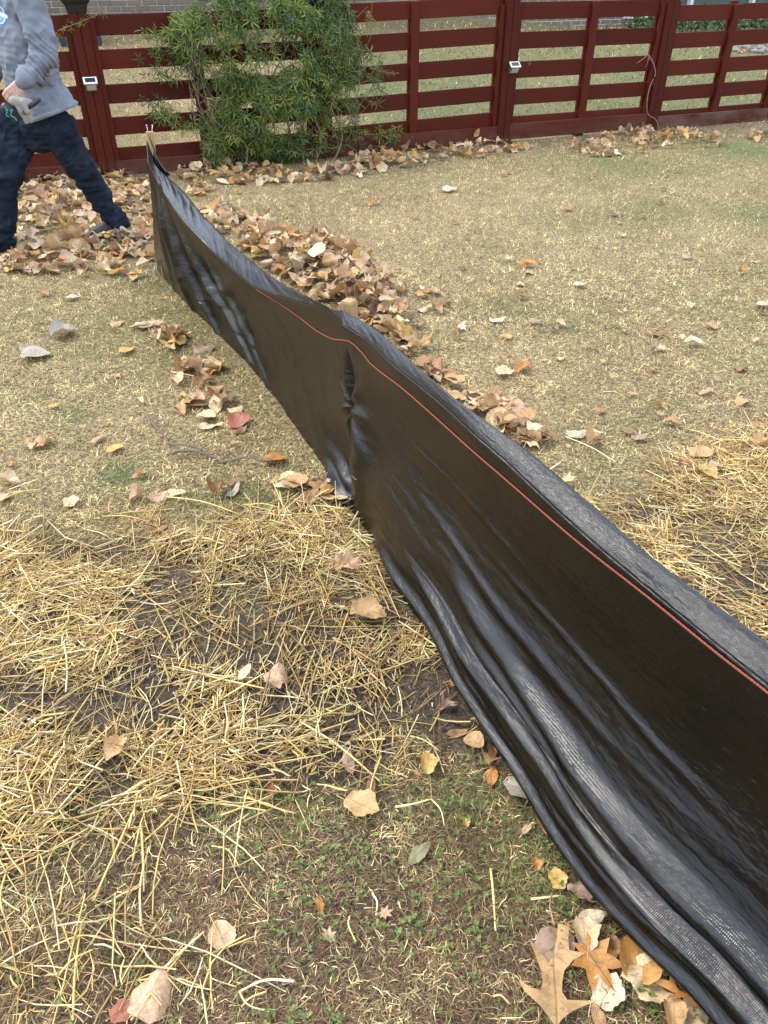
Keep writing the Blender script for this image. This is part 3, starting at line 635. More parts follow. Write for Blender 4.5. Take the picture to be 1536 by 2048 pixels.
def ribbon_on(pts, wd, n):
    P = []; Np = []
    for px, py in catmull(np.array([(a, b_, 0) for a, b_ in pts], float), n)[:, :2]:
        d = Vector(ray(px, py)).normalized(); h, nn, _, _ = bvh.ray_cast(Vector(CAM), d)
        if h is None: continue
        if nn.dot(d) > 0: nn = -nn
        P.append(np.array(h)); Np.append(np.array(nn))
    P = np.array(P); Np = np.array(Np)
    k = np.ones(5) / 5
    Ps = P.copy()
    for a in range(3): Ps[2:-2, a] = np.convolve(P[:, a], k, 'valid')
    T = np.gradient(Ps, axis=0); T /= np.linalg.norm(T, axis=1)[:, None] + 1e-9
    S = np.cross(Np, T); S /= np.linalg.norm(S, axis=1)[:, None] + 1e-9; Nn = np.cross(T, S)
    s = np.r_[0, np.cumsum(np.linalg.norm(np.diff(Ps, axis=0), axis=1))]
    rows = [(-1, .0015), (-.5, .0032), (0, .0036), (.5, .0032), (1, .0015)]
    V = np.stack([Ps + S * (wd * r) + Nn * h for r, h in rows], 1); m = len(Ps)
    ii = np.arange(m * 5).reshape(m, 5); qq = np.stack([ii[:-1, :-1], ii[1:, :-1], ii[1:, 1:], ii[:-1, 1:]], -1).reshape(-1, 4)
    uv = np.stack([np.repeat(s, 5), np.tile([0, .5, 1.0, 1.5, 2.0], m)], 1)
    return V.reshape(-1, 3) - SO, qq, uv
for pts, n in (([(514,579),(535,592),(560,607),(600,635),(640,665),(667,678),(700,683),(722,702),(741,726)], 160), ([(740,725),(760,742),(800,772),(850,815),(900,860),(950,905),(1000,948),(1150,1078),(1307,1202),(1450,1318),(1535,1384),(1600,1440)], 420)):
    V, qq, uv = ribbon_on(pts, .0027, n); obj('stitching', arr_mesh('stitching', V, qq, uv=uv, smooth=True), M['stitch'], silt)
def stake(top, tilt, label, nails=False, h=None):
    bm = bmesh.new(); s = .0195; H_ = top[2] + .18
    rings = []
    for z, k in ((-H_, .8), (-.05, 1), (-.006, 1.0), (0, .86)):
        rings.append([bm.verts.new((sx * s * k + random.uniform(-.0012, .0012), sy * s * k + random.uniform(-.0012, .0012), z)) for sx, sy in ((-1,-1),(1,-1),(1,1),(-1,1))])
    bm.faces.new(rings[0][::-1])
    for a, b_ in zip(rings, rings[1:]):
        for j in range(4): bm.faces.new((a[j], a[(j+1) % 4], b_[(j+1) % 4], b_[j]))
    bm.faces.new(rings[-1])
    o = obj('wooden_stake', bm_mesh('wooden_stake', bm), M['stake'], silt, Vector(top) - Vector(SO), tilt); o['label'] = label
    if nails:
        for dx, a in ((-.008, -.25), (.006, .35)):
            V1, F1 = tube_arr([(dx, 0, -.02), (dx + a * .03, .0, .030)], .0018, 6); V2, F2 = tube_arr([(dx + a * .03, 0, .0295), (dx + a * .0318, 0, .0325)], .005, 8)
            A = Acc(); A.add(V1, F1); A.add(V2, F2); obj('nail', A.mesh('nail'), M['nail'], o)
pF = aty(300, 263, 4.70); stake(pF, (R(-3), R(4), R(20)), 'pale wooden stake top with two nails at the far end', True)
pN = aty(697, 600, float(UU[N1, 1]) + .075); stake(pN, (R(2), R(-1.5), R(-32)), 'weathered wooden stake standing behind the middle of the sheet')

# ------------------------------------------------------------------ person
def blobs(chains, frame):
    """chains: list of (points, radii or (lat, fwd, up) radii); returns arrays of many overlapping balls"""
    bm0 = bmesh.new(); bmesh.ops.create_icosphere(bm0, subdivisions=2, radius=1.0)
    bv = np.array([x.co[:] for x in bm0.verts]); bf = np.array([[x.index for x in p.verts] for p in bm0.faces]); bm0.free()
    A = Acc(); Fr = np.array(frame)
    for pts, rad in chains:
        P = np.asarray(pts, float); Rr = np.array([(r, r, r) if np.isscalar(r) else r for r in rad], float)
        for i in range(len(P) - 1):
            n = max(2, int(np.linalg.norm(P[i+1] - P[i]) / (min(Rr[i].min(), Rr[i+1].min()) * .28)) + 1)
            for t in np.linspace(0, 1, n):
                A.add((bv * (Rr[i] * (1 - t) + Rr[i+1] * t)) @ Fr + P[i] * (1 - t) + P[i+1] * t, bf)
    return A
def organic(name, chains, frame, voxel, smooth=6, m=None, parent=None, deform=None, cut=None):
    me = blobs(chains, frame).mesh(name); o = obj(name, me, m)
    md = o.modifiers.new('r', 'REMESH'); md.mode = 'VOXEL'; md.voxel_size = voxel; md.use_smooth_shade = True
    sm = o.modifiers.new('s', 'SMOOTH'); sm.factor = .5; sm.iterations = smooth
    me2 = bpy.data.meshes.new_from_object(o.evaluated_get(bpy.context.evaluated_depsgraph_get())); o.modifiers.clear(); o.data = me2; me2.name = name; bpy.data.meshes.remove(me)
    if not me2.materials: me2.materials.append(m)
    n = len(me2.vertices); V = np.empty(n * 3, np.float32); me2.vertices.foreach_get('co', V); V = V.reshape(-1, 3).astype(float)
    if deform is not None:
        Nn = np.empty(n * 3, np.float32); me2.vertices.foreach_get('normal', Nn); V = deform(V, Nn.reshape(-1, 3).astype(float))
        me2.vertices.foreach_set('co', V.astype(np.float32).ravel()); me2.update()
    if cut is not None:
        bm = bmesh.new(); bm.from_mesh(me2)
        for co, no in cut: bmesh.ops.bisect_plane(bm, geom=bm.verts[:] + bm.edges[:] + bm.faces[:], plane_co=co, plane_no=no, clear_outer=True)
        bm.to_mesh(me2); bm.free()
    me2.polygons.foreach_set('use_smooth', [True] * len(me2.polygons))
    if parent is not None: o.parent = parent
    return o
fa = R(36); pf = np.array([-math.cos(fa), -math.sin(fa), 0]); pl = np.array([-pf[1], pf[0], 0]); pu = np.array([0, 0, 1.0])
FR = np.array([pl, pf, pu])
front_foot = onz(2, 497); back_foot = onz(243, 471)
person = tag(empty('person', (float(front_foot[0] + .3), float(front_foot[1] + .15), 0)), 'person in grey sweatshirt and dark jeans striding left beside the red fence', 'person')
PO = np.array(person.location)
pelv = aty(80, 238, 5.36); waist = aty(70, 175, 5.34); chest = aty(46, 70, 5.30); neck = aty(14, -40, 5.26); head = aty(-14, -112, 5.20)
shL = aty(60, -2, 5.13); elL = aty(88, 112, 5.06); wrL = aty(43, 165, 4.93); knL = aty(20, 194, 4.90)
shR = neck + (neck - shL) * .9 - np.array([0, 0, .06]); shR[2] = shL[2] - .02; elR = shR + pf * .05 - pl * .10 - pu * .29; wrR = elR + pf * .16 - pl * .02 - pu * .20
hipL = aty(118, 262, 5.34); kneeL = aty(175, 358, 5.44); ankL = aty(240, 452, 5.56)
hipR = aty(38, 262, 5.36); kneeR = aty(3, 368, 5.24); ankR = aty(4, 476, 5.19)
def loc(*ps): return [np.asarray(p) - PO for p in ps]
def lerp(a, b, t): return np.asarray(a) * (1 - t) + np.asarray(b) * t
# one continuous body: trunk, head, arms, legs, hands with fingers
hand_dir = (knL - wrL) / np.linalg.norm(knL - wrL); hand_out = np.array([.35, -.90, .2]); hand_out -= hand_dir * (hand_out @ hand_dir); hand_out /= np.linalg.norm(hand_out); hand_side = np.cross(hand_out, hand_dir)
ch = [(loc(pelv, waist, chest, neck - pu * .06), [(.165, .115, .12), (.15, .10, .1), (.17, .115, .12), (.08, .07, .07)]),
      (loc(neck - pu * .08, neck + pf * .015, head - pu * .06), [.062, .056, .06]),
      (loc(head - pu * .055 + pf * .03, head + pu * .03), [(.058, .075, .065), (.076, .094, .088)]),
      (loc(head + pf * .075 - pu * .02, head + pf * .102 - pu * .045), [.012, .015]), (loc(head + pf * .07 - pu * .09, head + pf * .075 - pu * .092), [(.028, .018, .02)] * 2),
      (loc(head + pl * .076 - pu * .01, head + pl * .08 - pu * .02), [(.010, .018, .03)] * 2), (loc(head - pl * .076 - pu * .01, head - pl * .08 - pu * .02), [(.010, .018, .03)] * 2),
      (loc(chest + pu * .06, lerp(chest, shL, .7) + pu * .05, shL), [.09, .07, .06]), (loc(chest + pu * .06, shR), [.09, .06]),
      (loc(shL, elL, lerp(elL, wrL, .45), wrL), [.053, .042, .042, .029]), (loc(shR, elR, lerp(elR, wrR, .45), wrR), [.053, .042, .042, .029]),
      (loc(pelv, hipL, kneeL, lerp(kneeL, ankL, .35), ankL), [.1, .085, .055, .056, .038]), (loc(pelv, hipR, kneeR, lerp(kneeR, ankR, .35), ankR), [.08, .07, .055, .056, .038])]
palm0 = wrL + hand_dir * .02; palm1 = wrL + hand_dir * .085
for s in (-.026, -.009, .009, .026): ch.append((loc(palm0 + hand_side * s * .6, palm1 + hand_side * s), [.017, .0145]))
for s, l in ((-.029, .066), (-.0098, .078), (.0098, .084), (.029, .075)):
    a = palm1 + hand_side * s * 1.08; b1 = a + (hand_dir * .85 + hand_out * -.25) * l * .5; b2 = b1 + (hand_dir * .45 - hand_out * .75) * l * .35; b3 = b2 + (hand_dir * -.1 - hand_out * .95) * l * .25
    ch.append((loc(a, b1, b2, b3), [.0112, .0100, .0092, .0080]))
tb = palm0 + hand_side * .022 + hand_dir * .012; t1 = tb + hand_side * .026 + hand_dir * .028 - hand_out * .01; t2 = t1 + hand_side * .008 + hand_dir * .033 - hand_out * .010; ch.append((loc(tb, t1, t2, t2 + hand_dir * .022 - hand_out * .010), [.016, .0125, .0108, .009]))
wd_ = wrR - elR; wd_ /= np.linalg.norm(wd_)
sideR = pf
for s in (-.026, -.009, .009, .026):
    a = wrR + wd_ * .085 + sideR * s; ch.append((loc(wrR + wd_ * .02 + sideR * s * .6, a, a + wd_ * .04 + pl * .012, a + wd_ * .062 + pl * .034), [.016, .012, .010, .0085]))
ch.append((loc(wrR + wd_ * .03 + sideR * .02, wrR + wd_ * .06 + sideR * .048 + pl * .012, wrR + wd_ * .095 + sideR * .052 + pl * .022), [.015, .012, .009]))
ks = NT('skin_tattooed'); geo = ks.n('NewGeometry').outputs['Position']
tn = ks.n('TexVoronoi', {'Vector': geo, 'Scale': 95.0}, feature='DISTANCE_TO_EDGE').outputs['Distance']
tat = ks.ramp(tn, [(0.02, 0.75), (0.10, 0.0)]); sk_n = ks.noise(30, 4, geo)
dd = ks.n('VectorMath', {0: geo, 1: tuple(wrL + hand_dir * .05 + hand_out * .02)}, operation='DISTANCE').outputs['Value']
tm = ks.math('MULTIPLY', tat, ks.ramp(dd, [(0.045, 1.0), (0.062, 0.0)]))
ks.set(Base_Color=ks.mix(tm, ks.mix(sk_n, (.52, .27, .19), (.62, .38, .29)), (.16, .14, .14)), Roughness=.5); ks.b.inputs['Subsurface Weight'].default_value = .05
M['skin'] = ks.m
organic('body', ch, FR, .0052, 3, M['skin'], person).location = (0, 0, 0)
hairm = simple('dark_hair', (.035, .022, .014), .7, 0, 80, .4, .5)
organic('hair', [(loc(head + pu * .055 - pf * .018, head + pu * .045 - pf * .03), [(.082, .092, .072), (.08, .085, .075)]), (loc(head - pf * .06 + pu * .01, head - pf * .055 - pu * .04), [(.07, .045, .06), (.055, .04, .04)])], FR, .008, 3, hairm, person)
for s in (-1, 1):
    bm = bmesh.new(); bmesh.ops.create_uvsphere(bm, u_segments=12, v_segments=8, radius=.0115); obj('eye', bm_mesh('eye', bm), simple('eye_white' + ('' if s < 0 else '_b'), (.4, .4, .4), .2), person, Vector(head - PO + pf * .083 + pl * .032 * s - pu * .005), smooth=True)
# jeans
def folds(freq, amp, seed, along=None):
    def fn(V, Nn): return V
    return fn
def jeans_def(V, Nn):
    P = V + PO; z = P[:, 2]; low = sstep(.45, .05, z); kn = np.exp(-((z - .45) / .13) ** 2); hi = sstep(.6, .8, z)
    q = np.stack([P[:, 0] * 5 + P[:, 2] * 6, P[:, 1] * 5, P[:, 2] * 26], 1); q2 = np.stack([P[:, 0] * 16 - P[:, 2] * 9, P[:, 1] * 14, P[:, 2] * 17], 1)
    d = (1 - np.abs(2 * vn3(q, 3) - 1) - .6) * (.026 * low + .020 * kn + .008) + (vn3(q2, 4) - .5) * (.018 + .014 * hi) + (1 - np.abs(2 * vn3(q2 * 1.7, 6) - 1) - .6) * .012
    return V + Nn * d[:, None]
jn = [(loc(pelv + pu * .07, pelv - pu * .02, lerp(hipL, hipR, .5) - pu * .03), [(.185, .142, .08), (.185, .145, .09), (.12, .12, .10)]),
      (loc(hipL + pu * .03 - pl * .02, hipL, lerp(hipL, kneeL, .5), kneeL, lerp(kneeL, ankL, .5), ankL - (ankL - kneeL) * .02), [.115, .112, .097, .084, .076, .068]),
      (loc(hipR + pu * .03, hipR, lerp(hipR, kneeR, .5), kneeR, lerp(kneeR, ankR, .5), ankR), [.122, .12, .108, .096, .088, .082])]
kj = NT('dark_denim'); gv_ = kj.n('NewGeometry').outputs['Position']; n1 = kj.noise(9, 4, gv_); n2 = kj.noise(420, 2, gv_)
c = kj.mix(kj.ramp(n1, [(.42, 0.0), (.75, 1.0)]), (.0060, .0090, .0170), (.030, .042, .066)); kj.set(Specular_IOR_Level=.12, Base_Color=kj.mix(.35, c, kj.mix(n2, (.003, .0045, .008), (.024, .032, .050))), Roughness=.85); kj.bump(n2, .25, .001); M['denim'] = kj.m
organic('jeans', jn, FR, .0075, 5, M['denim'], person, jeans_def)
# sweatshirt
hem_c = lerp(aty(70, 246, 5.30), aty(152, 206, 5.36), .42)
hem_n = np.array([.30, 0, -1.0]); hem_n /= np.linalg.norm(hem_n)
def shirt_def(V, Nn):
    P = V + PO
    da = np.minimum(np.linalg.norm(P - elL, axis=1), np.linalg.norm(P - lerp(elL, wrL, .5), axis=1)); arm = np.exp(-(da / .13) ** 2)
    ax = (wrL - shL) / np.linalg.norm(wrL - shL); s = (P - shL) @ ax; lat = (P - shL) @ np.cross(ax, [0, -1, 0])
    q = np.stack([P[:, 0] * 6, P[:, 1] * 6, s * 30 + lat * 14], 1); q2 = np.stack([P[:, 0] * 7 + P[:, 2] * 6, P[:, 1] * 7, P[:, 2] * 8 - P[:, 0] * 7], 1)
    d = (1 - np.abs(2 * vn3(q, 13) - 1) - .6) * (.036 * arm + .003) + (vn3(q2, 14) - .5) * .030 + (1 - np.abs(2 * vn3(q2 * 1.9, 15) - 1) - .6) * .013
    fa_ = (wrL - elL) / np.linalg.norm(wrL - elL); sf = (P - elL) @ fa_; rad_ = P - elL - sf[:, None] * fa_; lf = np.linalg.norm(wrL - elL); dr_ = np.linalg.norm(rad_, axis=1)
    e1 = np.cross(fa_, [0, 0, 1.]); e1 /= np.linalg.norm(e1); ph = np.arctan2(rad_ @ np.cross(fa_, e1), rad_ @ e1)
    wv = np.sin(2 * math.pi * sf / .046 + 1.5 * np.sin(ph + .6) + 5 * vn3(P * 7, 21)); onf = sstep(-.10, -.02, sf) * sstep(lf - .02, lf - .06, sf) * (dr_ < .13)
    d += onf * .012 * (1 - np.abs(wv)) * (.5 + vn3(P * 9, 22)) - onf * .004
    ua = (elL - shL) / np.linalg.norm(elL - shL); su_ = (P - shL) @ ua; ru = np.linalg.norm(P - shL - su_[:, None] * ua, axis=1); onu = sstep(.0, .1, su_) * sstep(.36, .28, su_) * (ru < .12)
    d += onu * .010 * (1 - np.abs(np.sin(2 * math.pi * su_ / .11 + 6 * vn3(P * 5, 23)))) * vn3(P * 6, 24)
    dh = (P - hem_c) @ hem_n; d += .006 * np.exp(-((dh + .012) / .010) ** 2) - .004 * np.exp(-((dh + .03) / .008) ** 2)
    dc = np.abs((P - wrL) @ hand_dir + .028); nearw = np.linalg.norm(P - wrL, axis=1) < .09
    d = np.where(nearw, d * .35 - .003 * np.exp(-((dc - .035) / .01) ** 2), d)
    return V + Nn * d[:, None]
hemL = hem_c - hem_n * .03
ss = [(loc(hemL + hem_n * .10, hemL, waist, lerp(waist, chest, .55), chest, chest + pu * .10 - pf * .01, neck - pu * .07), [(.222, .172, .09), (.222, .175, .10), (.205, .165, .11), (.205, .165, .11), (.20, .155, .11), (.17, .12, .1), (.085, .075, .05)]),
      (loc(neck - pu * .07, neck - pu * .035 + pf * .01), [.078, .066]),
      (loc(chest + pu * .08, shL - pl * .01 + pu * .01, lerp(shL, elL, .5), elL, lerp(elL, wrL, .5), lerp(elL, wrL, .80), lerp(elL, wrL, .97)), [.11, .093, .084, .072, .063, .055, .041]),
      (loc(chest + pu * .08, shR, lerp(shR, elR, .5), elR, lerp(elR, wrR, .9)), [.11, .09, .08, .075, .046])]
kt = NT('grey_heather_knit'); gp = kt.n('NewGeometry').outputs['Position']; n1 = kt.noise(14, 4, gp); n2 = kt.noise(520, 2, gp)
base = kt.mix(n2, (.135, .148, .180), (.215, .232, .270)); base = kt.mix(1.0, base, kt.ramp(n1, [(.3, .85), (.7, 1.12)]), 'MULTIPLY')
# round printed badge on the wearer's left chest: blue ring, white band
lc = aty(-7, 28, 5.17); dirp = pf * .8 + pl * .6
def planecoord(c0, ax): return kt.n('VectorMath', {0: kt.n('VectorMath', {0: gp, 1: tuple(c0)}, operation='SUBTRACT').outputs[0], 1: tuple(ax)}, operation='DOT_PRODUCT').outputs['Value']
bx = np.array([1., 0.05, 0]); bz = np.array([.15, 0, 1.0])
X_, Z_ = planecoord(lc, bx), planecoord(lc, bz); Y_ = planecoord(lc, np.array([0, 1., 0]))
rad = kt.math('SQRT', kt.math('ADD', kt.math('MULTIPLY', X_, X_), kt.math('MULTIPLY', Z_, Z_)))
fr = kt.math('LESS_THAN', Y_, .16)
disc = kt.math('MULTIPLY', kt.math('LESS_THAN', rad, .056), fr)
rim = kt.math('MULTIPLY', kt.math('MULTIPLY', kt.math('LESS_THAN', rad, .056), kt.math('GREATER_THAN', rad, .049)), fr)
inner = kt.math('MULTIPLY', kt.math('LESS_THAN', rad, .041), fr)
bandm = kt.math('MULTIPLY', kt.math('MULTIPLY', kt.math('LESS_THAN', kt.math('ABSOLUTE', kt.math('ADD', Z_, .001)), .0085), kt.math('LESS_THAN', kt.math('ABSOLUTE', X_), .062)), fr)
col = kt.mix(kt.math('MULTIPLY', disc, .9), base, (.55, .60, .66)); col = kt.mix(rim, col, (.06, .16, .32)); col = kt.mix(kt.math('MULTIPLY', inner, .85), col, (.10, .22, .40)); col = kt.mix(bandm, col, (.72, .74, .77))
# white and blue print low on the back of the shoulder
bc = aty(93, 38, 5.42); b1 = planecoord(bc, np.array([0, 0, 1.])); b2 = planecoord(bc, -pf)
on = kt.math('MULTIPLY', kt.math('LESS_THAN', kt.math('ABSOLUTE', b1), .075), kt.math('GREATER_THAN', b2, .0 - .02))
wp = kt.math('MULTIPLY', kt.math('MULTIPLY', kt.math('LESS_THAN', kt.math('ABSOLUTE', b1), .035), kt.math('GREATER_THAN', b2, -.02)), 1.0)
M['knit'] = kt.m
col = kt.mix(kt.math('MULTIPLY', on, .75), col, (.07, .12, .21)); col = kt.mix(wp, col, (.70, .72, .75))
kt.set(Specular_IOR_Level=.15, Base_Color=col, Roughness=.92); kt.bump(kt.math('ADD', n2, kt.math('MULTIPLY', n1, 2.0)), .25, .0015)
sw = organic('sweatshirt', ss, FR, .0065, 4, M['knit'], person, shirt_def, cut=[(Vector(hem_c - PO), Vector(hem_n))])
md = sw.modifiers.new('thickness', 'SOLIDIFY'); md.thickness = .004; md.offset = -1
bootm = simple('tan_boot_leather', (.30, .20, .11), .6, 0, 40, .3, .3); bootd = simple('dark_boot_leather', (.03, .026, .024), .6, 0, 40, .3, .3)
for an, ft, yaw in ((ankR, front_foot, 0.0), (ankL, back_foot, .1)):
    heel = np.array([an[0], an[1], .05]) - pf * .02; toe = heel + pf * .20 - pu * .012
    organic('boot', [(loc(an - pu * .0, heel + pu * .02), [.058, .056]), (loc(heel, lerp(heel, toe, .55) + pu * .012, toe), [(.045, .045, .048), (.047, .047, .042), (.046, .046, .034)])], FR, .009, 3, bootm if an is ankR else bootd, person)
# pair of work gloves held in the hand
gl = tag(empty('work_gloves', tuple(aty(44, 212, 4.88))), 'grey and black work gloves with teal trim held in the person\'s hand', 'gloves'); GO = np.array(gl.location)
def gpt(px, py, dy=0): return aty(px, py, 4.88 + dy) - GO
gm = simple('glove_grey_knit', (.27, .25, .22), .85, 0, 160, .3, .4); gb = simple('glove_black_palm', (.016, .018, .022), .5, 0, 60, .4, .2); gt = simple('glove_teal_trim', (.03, .22, .24), .6, 0, 60, .2)
organic('glove_back', [([gpt(28, 202), gpt(48, 205, .02), gpt(58, 205, .03)], [.028, .030, .022]), ([gpt(32, 205), gpt(37, 214), gpt(42, 223)], [.018, .0165, .014]), ([gpt(45, 204), gpt(50, 214), gpt(55, 223)], [.018, .0165, .014]), ([gpt(40, 222, .03), gpt(50, 234, .03), gpt(53, 244, .03)], [.020, .016, .013]), ([gpt(58, 215, .03), gpt(60, 232, .03), gpt(62, 241, .03)], [.018, .016, .013])], np.eye(3), .004, 3, gm, gl)
organic('glove_palm', [([gpt(12, 216, .02), gpt(28, 222, .03), gpt(40, 230, .04)], [.030, .032, .022]), ([gpt(22, 226, .03), gpt(33, 238, .03)], [.026, .020]), ([gpt(56, 214, .02), gpt(68, 208, .02), gpt(79, 200, .02)], [.016, .014, .010])], np.eye(3), .004, 3, gb, gl)
A = Acc()
for pts in ([(10,214),(15,222),(13,230),(18,234)], [(20,224),(25,219),(22,231),(30,236),(34,242)], [(12,222),(17,219)]):
    V, Fc = tube_arr(catmull(np.array([gpt(px, py, -.030) for px, py in pts]), 14), .0035, 6); A.add(V, Fc)
obj('teal_trim', A.mesh('teal_trim', True), gt, gl)

# ------------------------------------------------------------------ fallen leaves
gl_ = np.random.default_rng(23)
def outline(kind):
    g = gl_; t = np.linspace(0, 1, 15)
    if kind in ('ovate', 'narrow', 'round'):
        wd = {'ovate': .33, 'narrow': .23, 'round': .46}[kind]; p = {'ovate': .85, 'narrow': .95, 'round': .75}[kind]
        hw = wd * np.sin(np.pi * t ** p) ** (.85 if kind != 'round' else .65)
        L_ = [(-hw[i] * g.uniform(.92, 1.06), t[i]) for i in range(1, 14)]; R_ = [(hw[i] * g.uniform(.92, 1.06), t[i]) for i in range(13, 0, -1)]
        if kind == 'round': return [(0, .06)] + L_ + [(0, 1)] + R_
        return [(0, 0)] + L_ + [(0, 1.02)] + R_
    if kind == 'oak':      # deep pointed lobes
        pts = [(500,1185),(478,1215),(440,1250),(385,1282),(330,1300),(400,1296),(452,1287),(470,1312),(466,1350),(455,1395),(420,1435),(372,1466),(435,1468),(437,1515),(430,1560),(475,1562),(483,1500),(497,1440),(515,1415),(548,1450),(592,1490),(575,1440),(548,1380),(541,1335),(552,1303),(590,1305),(640,1330),(612,1290),(560,1250),(522,1212)]
        return [((x - 492) / 375.0, 1 - (y - 1185) / 377.0) for x, y in pts][::-1]
    if kind == 'maple':
        pts = []; tips = [(-150, .50), (-98, .62), (-48, .72), (0, .80), (48, .72), (98, .62), (150, .50)]
        for i, (a, r) in enumerate(tips):
            def P(a, r): return (r * math.sin(R(a)) * .72, .34 + r * math.cos(R(a)) * .82)
            pts += [P(a - 16, r * .62), P(a - 9, r * .74), P(a, r), P(a + 9, r * .74), P(a + 16, r * .62)]
            if i < 6: pts.append(P((a + tips[i+1][0]) / 2, .34))
        return pts
    if kind == 'lobed':    # shallow rounded lobes
        a = np.linspace(-165, 165, 40); r = .41 + .035 * np.cos(np.radians(a) * 5) + .02 * np.cos(np.radians(a) * 13 + 1) + .05 * np.cos(np.radians(a)) + g.normal(0, .008, 40)
        return [(r[i] * math.sin(R(a[i])), .42 + r[i] * 1.1 * math.cos(R(a[i]))) for i in range(40)]
def leaf_arr(kind, curl, roll, crump, seed):
    g = np.random.default_rng(seed); pl_ = outline(kind); n = len(pl_)
    co = [Vector(p) for p in pl_]; ins = []
    xs = np.array([p[0] for p in pl_]); ys = np.array([p[1] for p in pl_]); st = .17
    for yy in np.arange(ys.min() + .09, ys.max(), st):
        for xx in (-.34, -.17, 0.0, .17, .34):
            if inpoly(np.array([xx]), np.array([yy]), pl_)[0] and seg_dist(np.array([xx]), np.array([yy]), pl_)[0] > .045: ins.append(Vector((xx, yy)))
    vo, _, fo, _, _, _ = delaunay_2d_cdt(co + ins, [], [list(range(n))], 1, 1e-5)
    uv = np.array([(a.x, a.y) for a in vo]); x, y = uv[:, 0], uv[:, 1] - .45; ph = g.uniform(0, 6, 4)
    z = curl * (x ** 2) * 2.2 + roll * y ** 2 * 1.2 + .05 * np.abs(x) + crump * (.09 * np.sin(9 * x + 7 * y + ph[0]) + .07 * np.sin(-8 * x + 11 * y + ph[1]) + .04 * np.sin(19 * x + ph[2]) * np.cos(17 * y + ph[3]))
    V = np.stack([x * (1 - .25 * abs(curl)), y, z], 1); Fc = [tuple(f) for f in fo if len(f) == 3]
    sv, sf = tube_arr([(0, -.45 + ys.min() + .02, z[np.argmin(uv[:, 1])] + .005), (g.normal(0, .03), -.62, .02 + curl * .02), (g.normal(0, .07), -.78, .03)], [.011, .008, .009], 4)
    k = len(V); V = np.vstack([V, sv]); uv2 = np.vstack([uv, np.tile([[.2, .3]], (len(sv), 1))])
    Fc = np.vstack([np.array(Fc), sf + k]); return V, Fc, uv2
LK = {}
for kind, cnt in (('ovate', 7), ('narrow', 3), ('round', 5), ('oak', 2), ('maple', 4), ('lobed', 5)):
    LK[kind] = [leaf_arr(kind, c, r, cr, 100 + i * 7 + len(kind)) for i, (c, r, cr) in enumerate([(.18, .05, .25), (.7, .12, .5), (-.5, .2, .5), (1.1, .25, .8), (.4, -.2, 1.0), (.9, -.15, .6), (-.9, .1, .7)][:cnt])]
LK['oak'][0] = leaf_arr('oak', .06, .05, .16, 5)
LM = {k: [arr_mesh('fallen_leaf', *vfu[:2], uv=vfu[2], smooth=True) for vfu in vs_] for k, vs_ in LK.items()}
CLR = dict(tan=(.43,.262,.118), pale=(.56,.42,.245), cream=(.56,.45,.29), orange=(.42,.19,.05), amber=(.40,.20,.045), brown=(.27,.145,.062), dark=(.12,.065,.036), pink=(.47,.30,.18), mauve=(.33,.22,.155), gold=(.52,.325,.10), grey=(.36,.31,.25), red=(.33,.115,.065), olive=(.22,.20,.10), white=(.47,.39,.28))
for k_ in CLR: CLR[k_] = tuple(min(.75, c * 1.12) for c in CLR[k_])
NLEAF = [0]
def leaf_rot(yaw, tilt, tdir): return Matrix.Rotation(tdir, 3, 'Z') @ Matrix.Rotation(tilt, 3, 'X') @ Matrix.Rotation(-tdir, 3, 'Z') @ Matrix.Rotation(yaw, 3, 'Z')
def put_leaf(P, kind, var, size, yaw, tilt, tdir, colr, label, group=None):
    o = obj('fallen_leaf', LM[kind][var % len(LM[kind])], M['leaf'])
    j = gl_.uniform(.88, 1.12); o.color = tuple(min(1, c * j) for c in colr) + (1,)
    m = leaf_rot(yaw, tilt, tdir).to_4x4(); m.translation = Vector(P); o.matrix_world = m @ Matrix.Scale(size, 4)
    tag(o, label, 'leaf', group); NLEAF[0] += 1; return o
